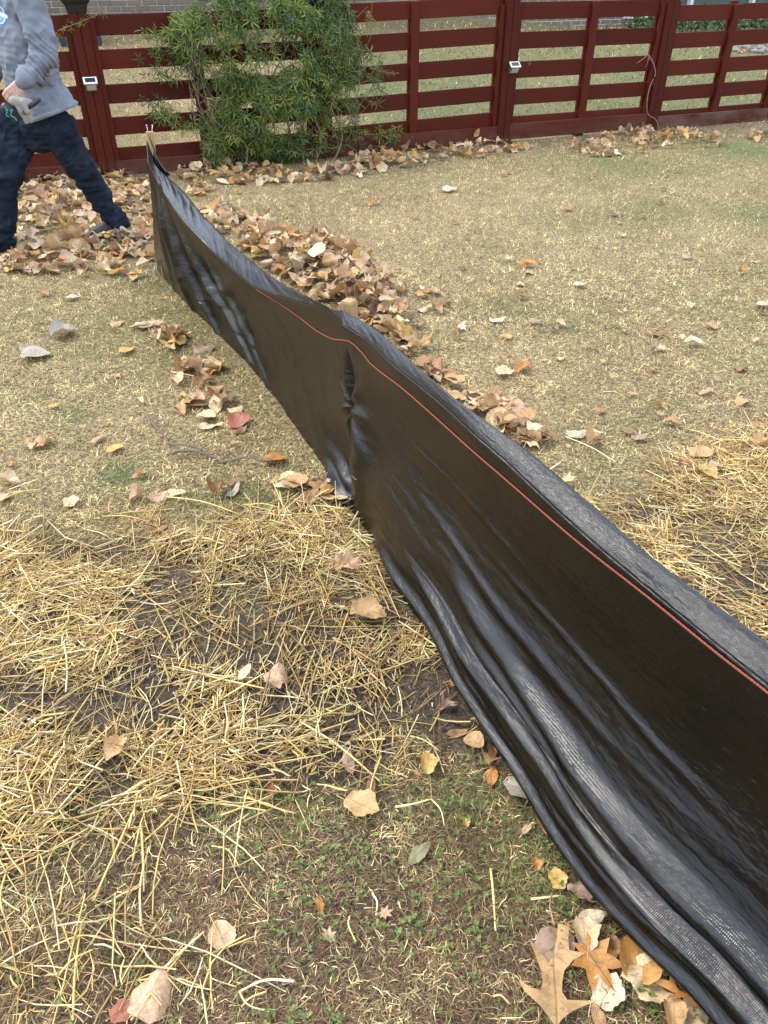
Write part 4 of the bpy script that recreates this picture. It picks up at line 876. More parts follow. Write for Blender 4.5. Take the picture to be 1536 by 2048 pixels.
# leaves that stand out, each with its own description: (px, py, kind, variant, length in px, yaw deg, tilt deg, colour, lift m, label)
SOLO = [
 (1106,1952,'oak',0,196,188,4,'tan',.030,'large tan oak leaf with pointed lobes at the bottom right of the lawn'),
 (1190,1938,'maple',0,118,150,10,'orange',.024,'orange brown maple leaf beside the large oak leaf'),
 (1212,1992,'lobed',0,78,40,8,'cream',.016,'cream toothed leaf lying under the orange maple leaf'),
 (1272,1928,'round',1,112,20,12,'amber',.022,'big amber brown rounded leaf against the foot of the black sheet'),
 (1302,1968,'lobed',4,118,280,14,'pale',.014,'large pale crumpled leaf under the amber rounded leaf'),
 (1352,2000,'oak',1,100,110,10,'orange',.03,'orange lobed leaf tucked under the sheet at the lower right'),
 (1166,1880,'lobed',1,78,5,8,'pale',.024,'pale pointed leaf with a dark midrib above the orange maple leaf'),
 (1178,1843,'ovate',2,60,80,8,'cream',.018,'cream curled leaf above the pale pointed leaf'),
 (1220,1905,'ovate',3,62,200,12,'brown',.018,'narrow brown cupped leaf left of the amber rounded leaf'),
 (1108,1900,'round',0,86,60,5,'mauve',.012,'dull mauve brown leaf half under the large oak leaf'),
 (1290,1885,'narrow',1,74,330,30,'pink',.035,'pinkish folded leaf leaning on the amber rounded leaf'),
 (1345,2035,'lobed',3,72,15,12,'tan',.016,'tan ribbed leaf at the very bottom beside the sheet'),
 (1382,2040,'round',4,66,75,14,'pale',.014,'pale leaf at the very bottom touching the black sheet'),
 (1195,2040,'narrow',0,60,170,8,'tan',.010,'small tan leaf cut by the bottom edge below the oak leaf'),
 (1045,1590,'lobed',6,78,300,10,'grey',.018,'grey crumpled leaf resting against the black sheet'),
 (1084,1616,'maple',3,66,80,22,'orange',.034,'folded orange leaf just below the grey crumpled leaf'),
 (1092,1652,'round',3,66,190,26,'brown',.020,'brown leaf standing under the folded orange leaf'),
 (1052,1665,'narrow',1,36,40,6,'pink',.014,'small pinkish leaf left of the brown standing leaf'),
 (1074,1732,'ovate',4,38,20,8,'orange',.016,'small bright orange leaf alone near the sheet'),
 (1158,1792,'round',4,58,320,14,'mauve',.018,'mauve curled round leaf beside the sheet'),
 (1168,1748,'narrow',2,70,30,16,'mauve',.016,'long pinkish brown leaf pressed along the sheet foot'),
 (1113,1768,'lobed',5,48,0,8,'gold',.018,'fluffy tan leaf scrap above the mauve round leaf'),
 (986,1510,'oak',1,78,200,8,'brown',.016,'brown ragged oak leaf beside the bare soil at the sheet'),
 (947,1488,'round',0,46,140,10,'tan',.016,'small round tan leaf left of the ragged oak leaf'),
 (958,1441,'maple',2,52,30,14,'gold',.016,'yellow tan lobed leaf on bare soil against the sheet'),
 (983,1560,'narrow',3,52,15,8,'orange',.012,'thin orange brown leaf below the ragged oak leaf'),
 (912,1368,'narrow',1,52,35,12,'orange',.014,'orange leaf wedged at the sheet foot beside the straw'),
 (895,1418,'maple',3,50,60,10,'mauve',.012,'mauve brown crumpled leaf on dark soil beside the straw'),
 (915,1470,'narrow',2,46,260,6,'brown',.010,'dark brown thin leaf on soil left of the round tan leaf'),
 (855,1538,'lobed',1,52,10,8,'gold',.020,'yellow tan five lobed leaf alone on the short grass'),
 (722,1620,'lobed',0,78,120,6,'tan',.024,'large flat tan leaf with a toothed tip on the foreground grass'),
 (698,1532,'narrow',2,58,345,10,'mauve',.012,'dark mauve leaf at the lower edge of the straw'),
 (742,1580,'narrow',1,44,5,14,'brown',.012,'narrow brown leaf just above the large flat tan leaf'),
 (548,1584,'maple',1,40,30,12,'red',.014,'small reddish brown leaf below the straw patch'),
 (446,1881,'round',0,62,330,6,'pink',.020,'pinkish heart shaped leaf with dark veins on the lower left grass'),
 (303,2006,'round',2,100,20,6,'pink',.024,'large pink brown round leaf under a straw stem at the bottom left'),
 (246,2032,'lobed',5,52,60,10,'red',.018,'reddish brown leaf left of the large pink brown leaf'),
 (640,1820,'ovate',3,36,350,10,'amber',.016,'small amber oval leaf in the middle of the foreground grass'),
 (656,1878,'maple',1,40,320,10,'pink',.014,'small pink lobed leaf below the amber oval leaf'),
 (772,1832,'maple',0,32,70,6,'pink',.014,'tiny pink leaf right of the amber oval leaf'),
 (836,1716,'narrow',0,62,45,6,'olive',.014,'grey green mottled leaf lying flat on the foreground grass'),
 (934,1650,'narrow',1,28,10,8,'gold',.012,'tiny golden leaf below the five lobed leaf'),
 (575,1970,'ovate',3,26,60,8,'pink',.012,'tiny pinkish leaf low in the middle foreground'),
 (695,1145,'lobed',4,60,80,8,'pink',.034,'pinkish crumpled leaf on the straw near the sheet'),
 (733,1242,'lobed',6,76,100,8,'tan',.034,'large tan wrinkled leaf with a small hole on the straw'),
 (553,1369,'lobed',2,66,10,8,'pink',.034,'pinkish tan leaf half buried low in the straw'),
 (491,1362,'narrow',0,46,20,8,'pale',.032,'pale narrow leaf left of the half buried leaf in the straw'),
 (236,1510,'lobed',1,58,200,8,'tan',.030,'tan leaf showing through the straw at the lower left'),
 (126,673,'round',1,48,60,6,'grey',.020,'pale grey curled leaf alone on the left lawn'),
 (69,716,'round',5,52,75,6,'grey',.020,'pale greyish leaf below a smaller one at the far left'),
 (58,703,'ovate',2,38,95,6,'mauve',.026,'small mauve grey leaf on top of the greyish pair at the far left'),
 (253,707,'ovate',0,34,30,6,'gold',.018,'yellow tan leaf left of the brown leaf cluster'),
 (282,657,'narrow',1,44,80,4,'pale',.018,'pale yellowish leaf lying above the brown leaf cluster'),
 (478,848,'round',0,48,190,8,'red',.022,'reddish brown heart shaped leaf beside the black sheet'),
 (405,702,'round',2,40,70,6,'mauve',.018,'mauve brown leaf right of the brown cluster near the sheet'),
 (368,743,'lobed',3,44,20,8,'tan',.020,'tan cupped leaf below the brown cluster by the sheet'),
 (415,858,'narrow',2,48,75,8,'pale',.018,'pale folded leaf below the long brown leaves'),
 (395,812,'narrow',3,62,85,8,'brown',.018,'long brown curled leaf above the fallen stick'),
 (596,975,'ovate',1,56,300,10,'amber',.020,'amber oval leaf on green grass beside the sheet'),
 (440,988,'round',3,40,15,10,'brown',.018,'brown cupped leaf above the straw edge'),
 (346,994,'narrow',0,42,80,6,'pale',.018,'pale yellow leaf with a long stalk above the straw'),
 (466,990,'narrow',2,42,25,10,'grey',.016,'pale curled leaf right of the brown cupped leaf'),
 (548,925,'lobed',5,46,70,10,'orange',.018,'orange brown leaf at the end of the fallen stick'),
 (627,966,'maple',1,34,40,10,'mauve',.016,'mauve leaf tucked near the foot of the stake'),
 (197,886,'narrow',1,38,20,10,'pink',.016,'small pinkish pointed leaf alone in the left grass'),
 (146,600,'ovate',0,24,80,4,'white',.018,'whitish leaf near the leaf litter at the upper left'),
 (743,411,'ovate',5,24,30,16,'orange',.022,'bright orange brown leaf alone on the lawn below the vine'),
 (898,384,'round',0,28,60,8,'white',.020,'pale round leaf on the lawn below the fence'),
 (1055,535,'ovate',1,34,80,4,'orange',.022,'orange tan leaf alone in the middle of the right lawn'),
 (1157,575,'ovate',0,26,85,4,'white',.020,'small white leaf right of the orange tan leaf'),
 (993,646,'ovate',2,32,80,4,'white',.022,'white leaf on the lawn right of the leaf heap'),
 (1068,650,'ovate',0,28,70,4,'mauve',.022,'mauve brown leaf right of the white leaf'),
 (923,659,'maple',2,32,30,6,'white',.022,'white lobed leaf between the heap and the mauve leaf'),
 (1384,693,'ovate',1,38,88,4,'white',.024,'white leaf with a crease on the right lawn'),
 (1384,618,'maple',1,28,40,8,'pale',.020,'pale lobed leaf on the right lawn'),
 (1526,616,'ovate',0,36,70,6,'white',.022,'white leaf at the right edge of the photo'),
 (1042,743,'ovate',4,40,60,6,'orange',.024,'orange tan leaf right of the trail behind the sheet'),
 (1007,752,'lobed',0,36,80,8,'pale',.024,'pale leaf left of the orange tan leaf behind the sheet'),
 (945,811,'round',1,40,30,10,'gold',.026,'golden round leaf right behind the hem of the sheet'),
 (1150,876,'ovate',2,44,80,6,'white',.024,'whitish ribbed leaf at the end of the trail behind the sheet'),
 (1183,890,'round',3,40,60,12,'tan',.024,'tan cupped leaf beside the whitish ribbed leaf'),
 (1188,876,'ovate',0,28,80,6,'cream',.026,'cream leaf touching the tan cupped leaf'),
 (1396,918,'round',0,46,20,6,'tan',.030,'round tan leaf on the right straw patch'),
 (1408,962,'lobed',1,44,150,8,'gold',.034,'golden tan leaf on the right straw patch'),
 (1424,950,'ovate',1,36,60,8,'white',.038,'white leaf lying against the golden tan leaf on the straw'),
 (1358,938,'maple',3,34,20,20,'red',.030,'small reddish folded leaf on the right straw patch'),
 (1276,882,'ovate',2,32,80,8,'mauve',.022,'purplish leaf between the leaf trail and the right straw'),
 (1136,970,'maple',1,34,60,12,'pale',.026,'pale leaf behind the hem at the edge of the right straw'),
 (1518,905,'lobed',3,40,80,12,'tan',.034,'tan leaf at the right edge on the straw'),
 (1353,346,'narrow',3,16,60,20,'brown',.020,'small brown leaf on the lawn near the right post'),
 (325,1072,'narrow',3,40,10,20,'brown',.030,'brown upright leaf at the upper edge of the straw'),
]
for px, py, kind, var, ln, yaw, tilt, cn, lift, label in SOLO:
    P = on_ground(px, py); size = ln / F * depth(P) * (1.0 if kind != 'narrow' else 1.05)
    if py < 1100: size *= 1.15
    put_leaf(P + np.array([0, 0, lift]), kind, var, size, R(-yaw), R(tilt), gl_.uniform(0, 6.28), CLR[cn], label)
t_, z_ = on_fence(952, 266, -.01)
put_leaf(fence_pt(t_, -.016, z_), 'ovate', 1, .10, R(-20), R(80), FA, CLR['amber'], 'amber leaf stuck upright against the kickboard of the red fence')
# litter: (polygon in px, count, mound height m, tilt spread, label, group, individuals share)
CW = dict(tan='tan', pale='pale', cream='cream', orange='orange brown', amber='amber', brown='brown', dark='dark brown', pink='pinkish', gold='golden', grey='greyish', mauve='mauve brown')
KW = dict(ovate='oval', narrow='narrow', round='rounded', oak='oak', maple='pointed lobed', lobed='wavy edged')
LITTER = [
 ([(478,500),(520,478),(640,495),(700,498),(760,545),(805,580),(800,610),(840,650),(810,690),(740,665),(655,610),(560,555)], 330, .15, 34, 'leaf in the tall heap behind the black silt fence', 'leaves in the heap behind the sheet', 130),
 ([(-60,430),(0,370),(120,345),(290,335),(312,380),(318,500),(310,560),(250,565),(120,555),(0,545),(-80,540)], 560, .028, 17, 'leaf in the thick litter around the person\'s feet', 'leaves around the feet', 40),
 ([(390,415),(430,400),(480,430),(560,450),(590,480),(540,500),(500,500),(440,470)], 75, .04, 24, 'dry leaf in the strip behind the far end of the silt fence', 'leaves behind the far end', 0),
 ([(340,330),(420,318),(620,335),(780,318),(760,352),(640,365),(520,372),(430,372),(400,400),(350,380)], 150, .03, 24, 'dry leaf in the litter under the vine', 'leaves under the vine', 0),
 ([(690,300),(780,292),(1000,285),(1060,300),(1000,312),(880,325),(780,345),(700,340)], 150, .06, 34, 'dry leaf in the row along the kickboard right of the vine', 'leaves along the kickboard', 0),
 ([(1140,290),(1210,270),(1290,262),(1400,272),(1455,285),(1440,298),(1330,300),(1240,315),(1160,318)], 120, .07, 36, 'dry leaf in the small heap at the foot of the right fence bays', 'leaves at the right fence bays', 0),
 ([(1480,272),(1560,262),(1560,285),(1490,285)], 14, .02, 24, 'dry leaf by the fence at the far right', 'leaves at the far right', 0),
 ([(300,655),(365,655),(372,690),(350,706),(305,690)], 16, .02, 16, 'leaf in the small flat cluster on the left lawn', 'left lawn cluster', 16),
 ([(360,725),(440,740),(450,800),(430,845),(380,830),(350,770)], 16, .015, 16, 'leaf scattered between the left cluster and the stick', 'leaves near the stick', 16),
 ([(780,680),(830,690),(900,760),(960,800),(1040,870),(1010,885),(930,815),(850,750)], 42, .03, 22, 'leaf in the trail close behind the hem of the sheet', 'trail behind the hem', 42),
 ([(990,800),(1060,840),(1110,870),(1105,905),(1060,895),(1000,850)], 22, .03, 22, 'leaf in the cluster at the near end of the trail', 'cluster at the trail end', 22),
 ([(560,960),(640,950),(690,985),(660,1010),(590,1000)], 9, .012, 14, 'leaf on the grass at the kink of the sheet', 'leaves at the kink', 9),
]
SCATTER = [([(790,560),(910,590),(890,620),(840,640)], 16, 'left'), ([(330,380),(1536,320),(1536,860),(1250,880),(700,560)], 70, 'left'), ([(0,570),(300,570),(560,900),(600,1040),(0,1040)], 34, 'x'), ([(1200,40),(1330,45),(1330,60),(1215,62)], 60, 'b'), ([(1380,66),(1536,60),(1536,108),(1480,110)], 40, 'b')]
LA = Acc(); LUV = []
names = ['tan','tan','pale','pale','orange','amber','brown','pink','gold','pink','cream','brown','tan','tan','brown','dark','pale','mauve']
kinds = ['ovate','ovate','round','lobed','maple','narrow','lobed','round']
for poly, n, hmound, tsp, label, group, nind in LITTER:
    gp_ = [tuple(on_ground(*p)[:2]) for p in poly]; P = np.array(gp_); lo, hi = P.min(0), P.max(0); items = []
    maxd = 1e-3
    while len(items) < n:
        x, y = gl_.uniform(lo[0], hi[0]), gl_.uniform(lo[1], hi[1])
        if not inpoly(np.array([x]), np.array([y]), gp_)[0]: continue
        e = float(seg_dist(np.array([x]), np.array([y]), gp_)[0]); maxd = max(maxd, e); items.append((x, y, e))
    for i, (x, y, e) in enumerate(items):
        hm = hmound * min(1, e / (.62 * maxd)) ** .8; z = float(gz(x, y)) + .022 + hm * math.sqrt(gl_.random()) * (.6 + .4 * i / n)
        top = (z - float(gz(x, y))) / (hm + .022)
        cn = names[int(gl_.integers(len(names)))]; kd = kinds[int(gl_.integers(len(kinds)))]; vr = int(gl_.integers(9)); size = gl_.uniform(.075, .135)
        items[i] = (x, y, z, kd, vr, size, gl_.uniform(0, 6.28), R(abs(gl_.normal(0, tsp))), gl_.uniform(0, 6.28), (CLR[cn], CW[cn] + ' ' + KW[kd]), z + (y < 3) * .2 - y * .03)
    items.sort(key=lambda r: -r[10])
    for i, (x, y, z, kd, vr, size, yaw, tilt, td, cc, _) in enumerate(items):
        if i < nind and NLEAF[0] < 300: put_leaf((x, y, z), kd, vr, size, yaw, tilt, td, cc[0], cc[1] + ' ' + label, group)
        else:
            vs_, fs_, us_ = LK[kd][vr % len(LK[kd])]; Rr = np.array(leaf_rot(yaw, tilt, td)); LA.add(vs_ @ (Rr.T * size) + np.array([x, y, z]), fs_, np.array(cc[0]) * gl_.uniform(.8, 1.15)); LUV.append(us_)
for poly, n, key in SCATTER:
    P = np.array(poly, float); lo, hi = P.min(0), P.max(0); k = 0
    while k < n:
        px, py = gl_.uniform(lo[0], hi[0]), gl_.uniform(lo[1], hi[1])
        if not inpoly(np.array([px]), np.array([py]), poly)[0]: continue
        p = on_ground(px, py); kd = kinds[int(gl_.integers(len(kinds)))]; vr = int(gl_.integers(9)); vs_, fs_, us_ = LK[kd][vr % len(LK[kd])]
        size = gl_.uniform(.035, .085) if key != 'b' else gl_.uniform(.08, .13)
        Rr = np.array(leaf_rot(gl_.uniform(0, 6.28), R(abs(gl_.normal(0, 10))), gl_.uniform(0, 6.28)))
        LA.add(vs_ @ (Rr.T * size) + p + np.array([0, 0, .018]), fs_, np.array(CLR[names[int(gl_.integers(len(names)))]]) * gl_.uniform(.8, 1.1)); LUV.append(us_); k += 1
ll = obj('leaf_litter', arr_mesh('leaf_litter', np.vstack(LA.V), np.vstack(LA.F), np.vstack(LA.C), np.vstack(LUV), smooth=True), M['litter'])
tag(ll, 'loose mass of dry brown and tan leaves along the fence and on the lawn', kind='stuff')

# ------------------------------------------------------------------ sticks, hedge and stones behind the fence
def stick(pts, r0, r1, label):
    P = np.array([on_ground(*p) + np.array([0, 0, .022 + .012 * math.sin(i * 1.7)]) for i, p in enumerate(pts)]); C = catmull(P, 36)
    C += np.stack([vn2(np.arange(36) * .6, np.full(36, s)) - .5 for s in (3.1, 7.7, 9.9)], 1) * .010
    V, Fc = tube_arr(C, np.linspace(r0, r1, 36) * (1 + .25 * (vn2(np.arange(36) * .9, np.zeros(36)) - .5)), 7); A = Acc(); A.add(V, Fc)
    for i in (9, 17, 26):
        V, Fc = tube_arr([C[i], C[i] + np.array([.012, .016, .010]), C[i] + np.array([.022, .036, .008])], [r1, r1 * .7, r1 * .4], 5); A.add(V, Fc)
    tag(obj('stick', A.mesh('stick', True), M['bark']), label, 'stick')
stick([(292,838),(305,858),(325,876),(345,893),(365,902),(400,910),(425,917)], .0055, .0040, 'grey fallen stick lying aslant on the left lawn')
stick([(344,916),(380,914),(420,919),(450,927),(490,928),(545,936)], .0065, .0040, 'dark fallen stick pointing at the orange brown leaf')
g5 = np.random.default_rng(5)
for i, (px, lab) in enumerate([(1222,'dark green shrub in the bed left of the right fence post'), (1270,'low bright green shrub just left of the right fence post'), (1335,'green shrub behind the right fence post'), (1400,'bushy shrub seen through the top gap right of the post'), (1455,'green shrub behind the last batten on the right'), (1515,'bright green shrub at the far right beyond the fence')]):
    p = on_ground(px, 50); dP = p - W0; off = dP @ FN; p = p + FN * min(0, (-.75 - off)) * 1.0
    p[2] = float(gz(p[0], p[1]))
    s = tag(empty('shrub', p, 0), lab, 'shrub', 'shrubs along the house wall'); A = Acc(); hgt = .36 + .06 * (i % 3)
    for _ in range(420):
        d = g5.normal(0, 1, 3); d /= np.linalg.norm(d); d[2] = abs(d[2]); rr_ = g5.uniform(.55, 1.05); q = d * np.array([.62, .40, hgt]) * rr_ + np.array([0, 0, .05]); x_ = g5.normal(0, 1, 3); x_ /= np.linalg.norm(x_); y_ = np.cross(x_, d); y_ /= np.linalg.norm(y_) + 1e-6
        l, ww = g5.uniform(.05, .09), g5.uniform(.02, .035)
        A.add(np.array([q, q + x_ * l * .5 + y_ * ww, q + x_ * l, q + x_ * l * .5 - y_ * ww]), [(0, 1, 2), (0, 2, 3)], np.array([.05, .10, .025]) * g5.uniform(.6, 1.9) * np.array([1.1 + .3 * g5.random(), 1, 1]))
    obj('foliage', A.mesh('foliage'), M['green'], s)
    A = Acc()
    for _ in range(5): a = g5.uniform(0, 6.28); V, Fc = tube_arr([(0, 0, -.03), (.12 * math.cos(a), .12 * math.sin(a), .12), (.3 * math.cos(a), .24 * math.sin(a), .28)], [.012, .009, .004], 5); A.add(V, Fc)
    obj('stem', A.mesh('stem'), M['vinestem'], s)
for i in range(16):
    px, py = g5.uniform(1470, 1560), g5.uniform(94, 108); p = on_ground(px, py); bm = bmesh.new(); bmesh.ops.create_icosphere(bm, subdivisions=2, radius=1)
    sx, sy, sz = g5.uniform(.05, .10), g5.uniform(.045, .08), g5.uniform(.03, .05); ph = g5.uniform(0, 9, 3)
    for q in bm.verts: k_ = 1 + .12 * math.sin(3 * q.co.x + ph[0]) * math.cos(3.3 * q.co.y + ph[1]); q.co = (q.co.x * sx * k_, q.co.y * sy * k_, q.co.z * sz * k_)
    tag(obj('stone', bm_mesh('stone', bm), M['stone'], None, p + np.array([0, 0, sz * .5]), (0, 0, g5.uniform(0, 6)), True), 'grey stone in the bed beyond the last fence bay on the right', 'stone', 'stones in the bed beyond the fence')

# ------------------------------------------------------------------ straw mulch
gs = np.random.default_rng(31)
def straw_arrays(P0, az, L, wd, bend, col, lift, kink):
    """ribbons of three bent segments with a shallow roof section"""
    n = len(P0); t = np.array([0, .34, .67, 1.0]); V = np.zeros((n, 4, 3, 3))
    a = az[:, None] + bend[:, None] * (t - .5)[None, :] + kink[:, None] * (t > .5)[None, :]
    dx, dy = np.cos(a), np.sin(a); step = np.diff(t)[None, :] * L[:, None]
    px = np.concatenate([np.zeros((n, 1)), np.cumsum(step * (dx[:, 1:] + dx[:, :-1]) / 2, 1)], 1); py = np.concatenate([np.zeros((n, 1)), np.cumsum(step * (dy[:, 1:] + dy[:, :-1]) / 2, 1)], 1)
    px -= px.mean(1, keepdims=True); py -= py.mean(1, keepdims=True)
    X_ = P0[:, :1] + px; Y_ = P0[:, 1:2] + py
    z = gz(X_, Y_) + lift[:, None] + (gs.normal(0, .30, (n, 1)) * (t - .5)[None, :] * L[:, None]).clip(-.03, .045) + np.abs(gs.normal(0, .004, (n, 4)))
    z = np.maximum(z, gz(X_, Y_) + .004)
    sx, sy = -np.sin(a), np.cos(a); w_ = wd[:, None] * np.array([.8, 1, 1, .7])[None, :]
    for k, (o, h) in enumerate(((-1, 0), (0, .7), (1, 0))):
        V[:, :, k, 0] = X_ + sx * w_ * o * .5; V[:, :, k, 1] = Y_ + sy * w_ * o * .5; V[:, :, k, 2] = z + w_ * h
    fc = []
    for s in range(3):
        for k in range(2): b = s * 3 + k; fc += [(b, b + 3, b + 4), (b, b + 4, b + 1)]
        b = s * 3; fc += [(b + 2, b + 5, b + 3), (b + 2, b + 3, b)]
    Fc = (np.arange(n)[:, None, None] * 12 + np.array(fc)[None]).reshape(-1, 3)
    return V.reshape(-1, 3), Fc, np.repeat(col, 12, 0)
SPAL = np.array([[.68,.51,.20],[.72,.58,.28],[.60,.42,.15],[.76,.64,.38],[.42,.27,.11],[.58,.38,.15],[.36,.23,.13]]) * 1.08
def straw_field(poly, n, Lr, seed, flow):
    P = np.array(poly); lo, hi = P.min(0) - .12, P.max(0) + .12; out = []
    while len(out) < n:
        q = gs.uniform(lo, hi, (4000, 2)); a = straw_amt(q[:, 0], q[:, 1]); cl = fbm(q[:, 0] * 4.5, q[:, 1] * 4.5, seed, 3)
        ps = np.ones(len(q))
        for px, py, r in SOIL_SPOTS:
            p = onz(px, py); ps = np.minimum(ps, 1 - .80 * np.exp(-(((q[:, 0] - p[0])**2 + (q[:, 1] - p[1])**2) / (r * .9)**2)))
        okd = (seg_dist(q[:, 0], q[:, 1], SB, False) > .035) & (q[:, 1] < 4)
        keep = (gs.random(len(q)) < a * (0.16 + 1.25 * sstep(.36, .60, cl)) * ps) & okd; out += list(q[keep])
    q = np.array(out[:n]); dens = fbm(q[:, 0] * 4.5, q[:, 1] * 4.5, seed, 3)
    az = flow + 2.4 * (fbm(q[:, 0] * 2.2, q[:, 1] * 2.2, seed + 9, 2) - .5) * 2 + gs.normal(0, .85, n); az[gs.random(n) < .28] += gs.uniform(0, 3.14)
    L = gs.gamma(2.4, Lr / 2.4, n).clip(.02, .34); wd = .0011 + .0050 * gs.random(n) ** 1.7
    L[gs.random(n) < .30] *= .45
    ci = gs.integers(0, len(SPAL), n); c = SPAL[ci] * gs.uniform(.75, 1.15, (n, 1)); thin = wd < .0018; c[thin] = c[thin] * np.array([.82, .74, .62])
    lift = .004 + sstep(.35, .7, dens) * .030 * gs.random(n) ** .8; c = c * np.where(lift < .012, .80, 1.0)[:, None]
    return straw_arrays(q, az, L, wd, gs.normal(0, .35, n), c, lift, np.where(gs.random(n) < .12, gs.normal(0, .8, n), 0))
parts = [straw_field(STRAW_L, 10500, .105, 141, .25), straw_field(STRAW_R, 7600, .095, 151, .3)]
parts += [straw_field(STRAW_L, 3000, .028, 141, .25), straw_field(STRAW_R, 1500, .028, 151, .3)]      # broken bits and chaff
nx_ = 110; qy = gs.uniform(.5, 1.5, nx_); qn = np.stack([gs.uniform(-.75, .45, nx_), qy], 1); qn = qn[qn[:, 0] < np.interp(qn[:, 1], [p[1] for p in SB[::-1]], [p[0] for p in SB[::-1]]) - .03]; nx_ = len(qn)
parts.append(straw_arrays(qn, gs.uniform(0, 3.14, nx_), gs.uniform(.05, .13, nx_), np.full(nx_, .0013), gs.normal(0, .5, nx_), np.array([[.24, .11, .055]]) * gs.uniform(.7, 1.3, (nx_, 1)), gs.uniform(.012, .024, nx_), np.zeros(nx_)))
qs = []
SPX = np.array([(-60,1640),(300,1590),(560,1540),(760,1480),(700,1640),(560,1780),(420,2048),(-60,2048)], float)
while len(qs) < 190:
    a_ = gs.uniform(SPX.min(0), SPX.max(0))
    if inpoly(a_[:1], a_[1:], SPX)[0] and gs.random() < .25 + .75 * (a_[0] < 330): qs.append(onz(*a_)[:2])
qs = np.array(qs); m_ = len(qs)
parts.append(straw_arrays(qs, gs.uniform(0, 3.14, m_), gs.gamma(2.6, .045, m_).clip(.03, .3), gs.uniform(.0015, .0048, m_), gs.normal(0, .5, m_), SPAL[gs.integers(0, len(SPAL), m_)] * gs.uniform(.8, 1.1, (m_, 1)), gs.uniform(.010, .022, m_), np.where(gs.random(m_) < .3, gs.normal(0, 1.0, m_), 0)))
# husk bits and seed heads: short pale flakes
def pack(parts):
    V = []; Fc = []; C = []; k = 0
    for a, b_, c in parts: V.append(a); Fc.append(b_ + k); C.append(c); k += len(a)
    return np.vstack(V), np.vstack(Fc), np.vstack(C)
V, Fc, C = pack(parts)
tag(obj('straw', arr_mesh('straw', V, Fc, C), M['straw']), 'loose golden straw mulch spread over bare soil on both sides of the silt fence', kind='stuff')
# single stems lying on the grass, each one a thing
STEMS = [((0,1940),(110,1880)), ((265,2048),(400,1870)), ((60,1700),(230,1500)), ((190,1810),(300,1560)), ((268,1730),(312,1590)), ((285,1660),(290,1790)), ((285,1860),(300,1700)), ((440,1640),(560,1590)), ((490,1600),(592,1634)), ((500,1570),(470,1740)), ((425,1700),(480,1740)), ((980,1745),(990,1868)), ((1060,1806),(1120,1798)), ((790,1622),(862,1605)), ((862,1606),(888,1658)), ((985,2000),(1018,2015)), ((700,1840),(712,1890)), ((745,1795),(752,1838)), ((110,1900),(205,1880)), ((120,1960),(190,1905)), ((150,2048),(165,1860)), ((20,1740),(28,1880)), ((270,2030),(410,1870)), ((480,1990),(540,2030)), ((535,1990),(485,2020)), ((590,1970),(480,1990)), ((245,1600),(330,1560)), ((380,1560),(700,1450)), ((600,1450),(760,1570)), ((820,1480),(880,1510)), ((330,1000),(480,1035)), ((490,1018),(560,1022)), ((560,990),(590,1060)), ((665,960),(640,1010)), ((635,1000),(690,1060)), ((345,750),(430,770)), ((1205,790),(1250,800)), ((80,965),(20,985)), ((1130,880),(1230,930)), ((1050,1000),(1120,930)), ((205,1040),(300,1050)), ((0,1010),(85,985)), ((700,1060),(745,1105))]
for i, (a, b_) in enumerate(STEMS):
    A0, B0 = on_ground(*a), on_ground(*b_); mid = (A0 + B0) / 2 + np.array([gs.normal(0, .008), gs.normal(0, .008), .004]); wdt = gs.uniform(.0018, .0030)
    C_ = catmull(np.array([A0 + [0, 0, .016], mid + [0, 0, .020], B0 + [0, 0, .014]]), 9); V, Fc = tube_arr(C_, np.linspace(wdt, wdt * .7, 9), 6)
    me = arr_mesh('straw_stem', V - mid, Fc, np.broadcast_to(SPAL[int(gs.integers(0, 4))], V.shape), smooth=True)
    tag(obj('straw_stem', me, M['straw'], None, mid), 'single yellow straw stem ' + ('behind the silt fence' if a[0] > 1040 and a[1] < 1100 else 'at the upper edge of the left straw patch' if a[1] < 1100 else 'on the grass between the straw and the large oak leaf' if a[0] > 690 else 'on the grass at the bottom left below the straw' if a[1] > 1780 else 'just off the lower edge of the left straw patch'), 'straw stem', 'stray straw stems')

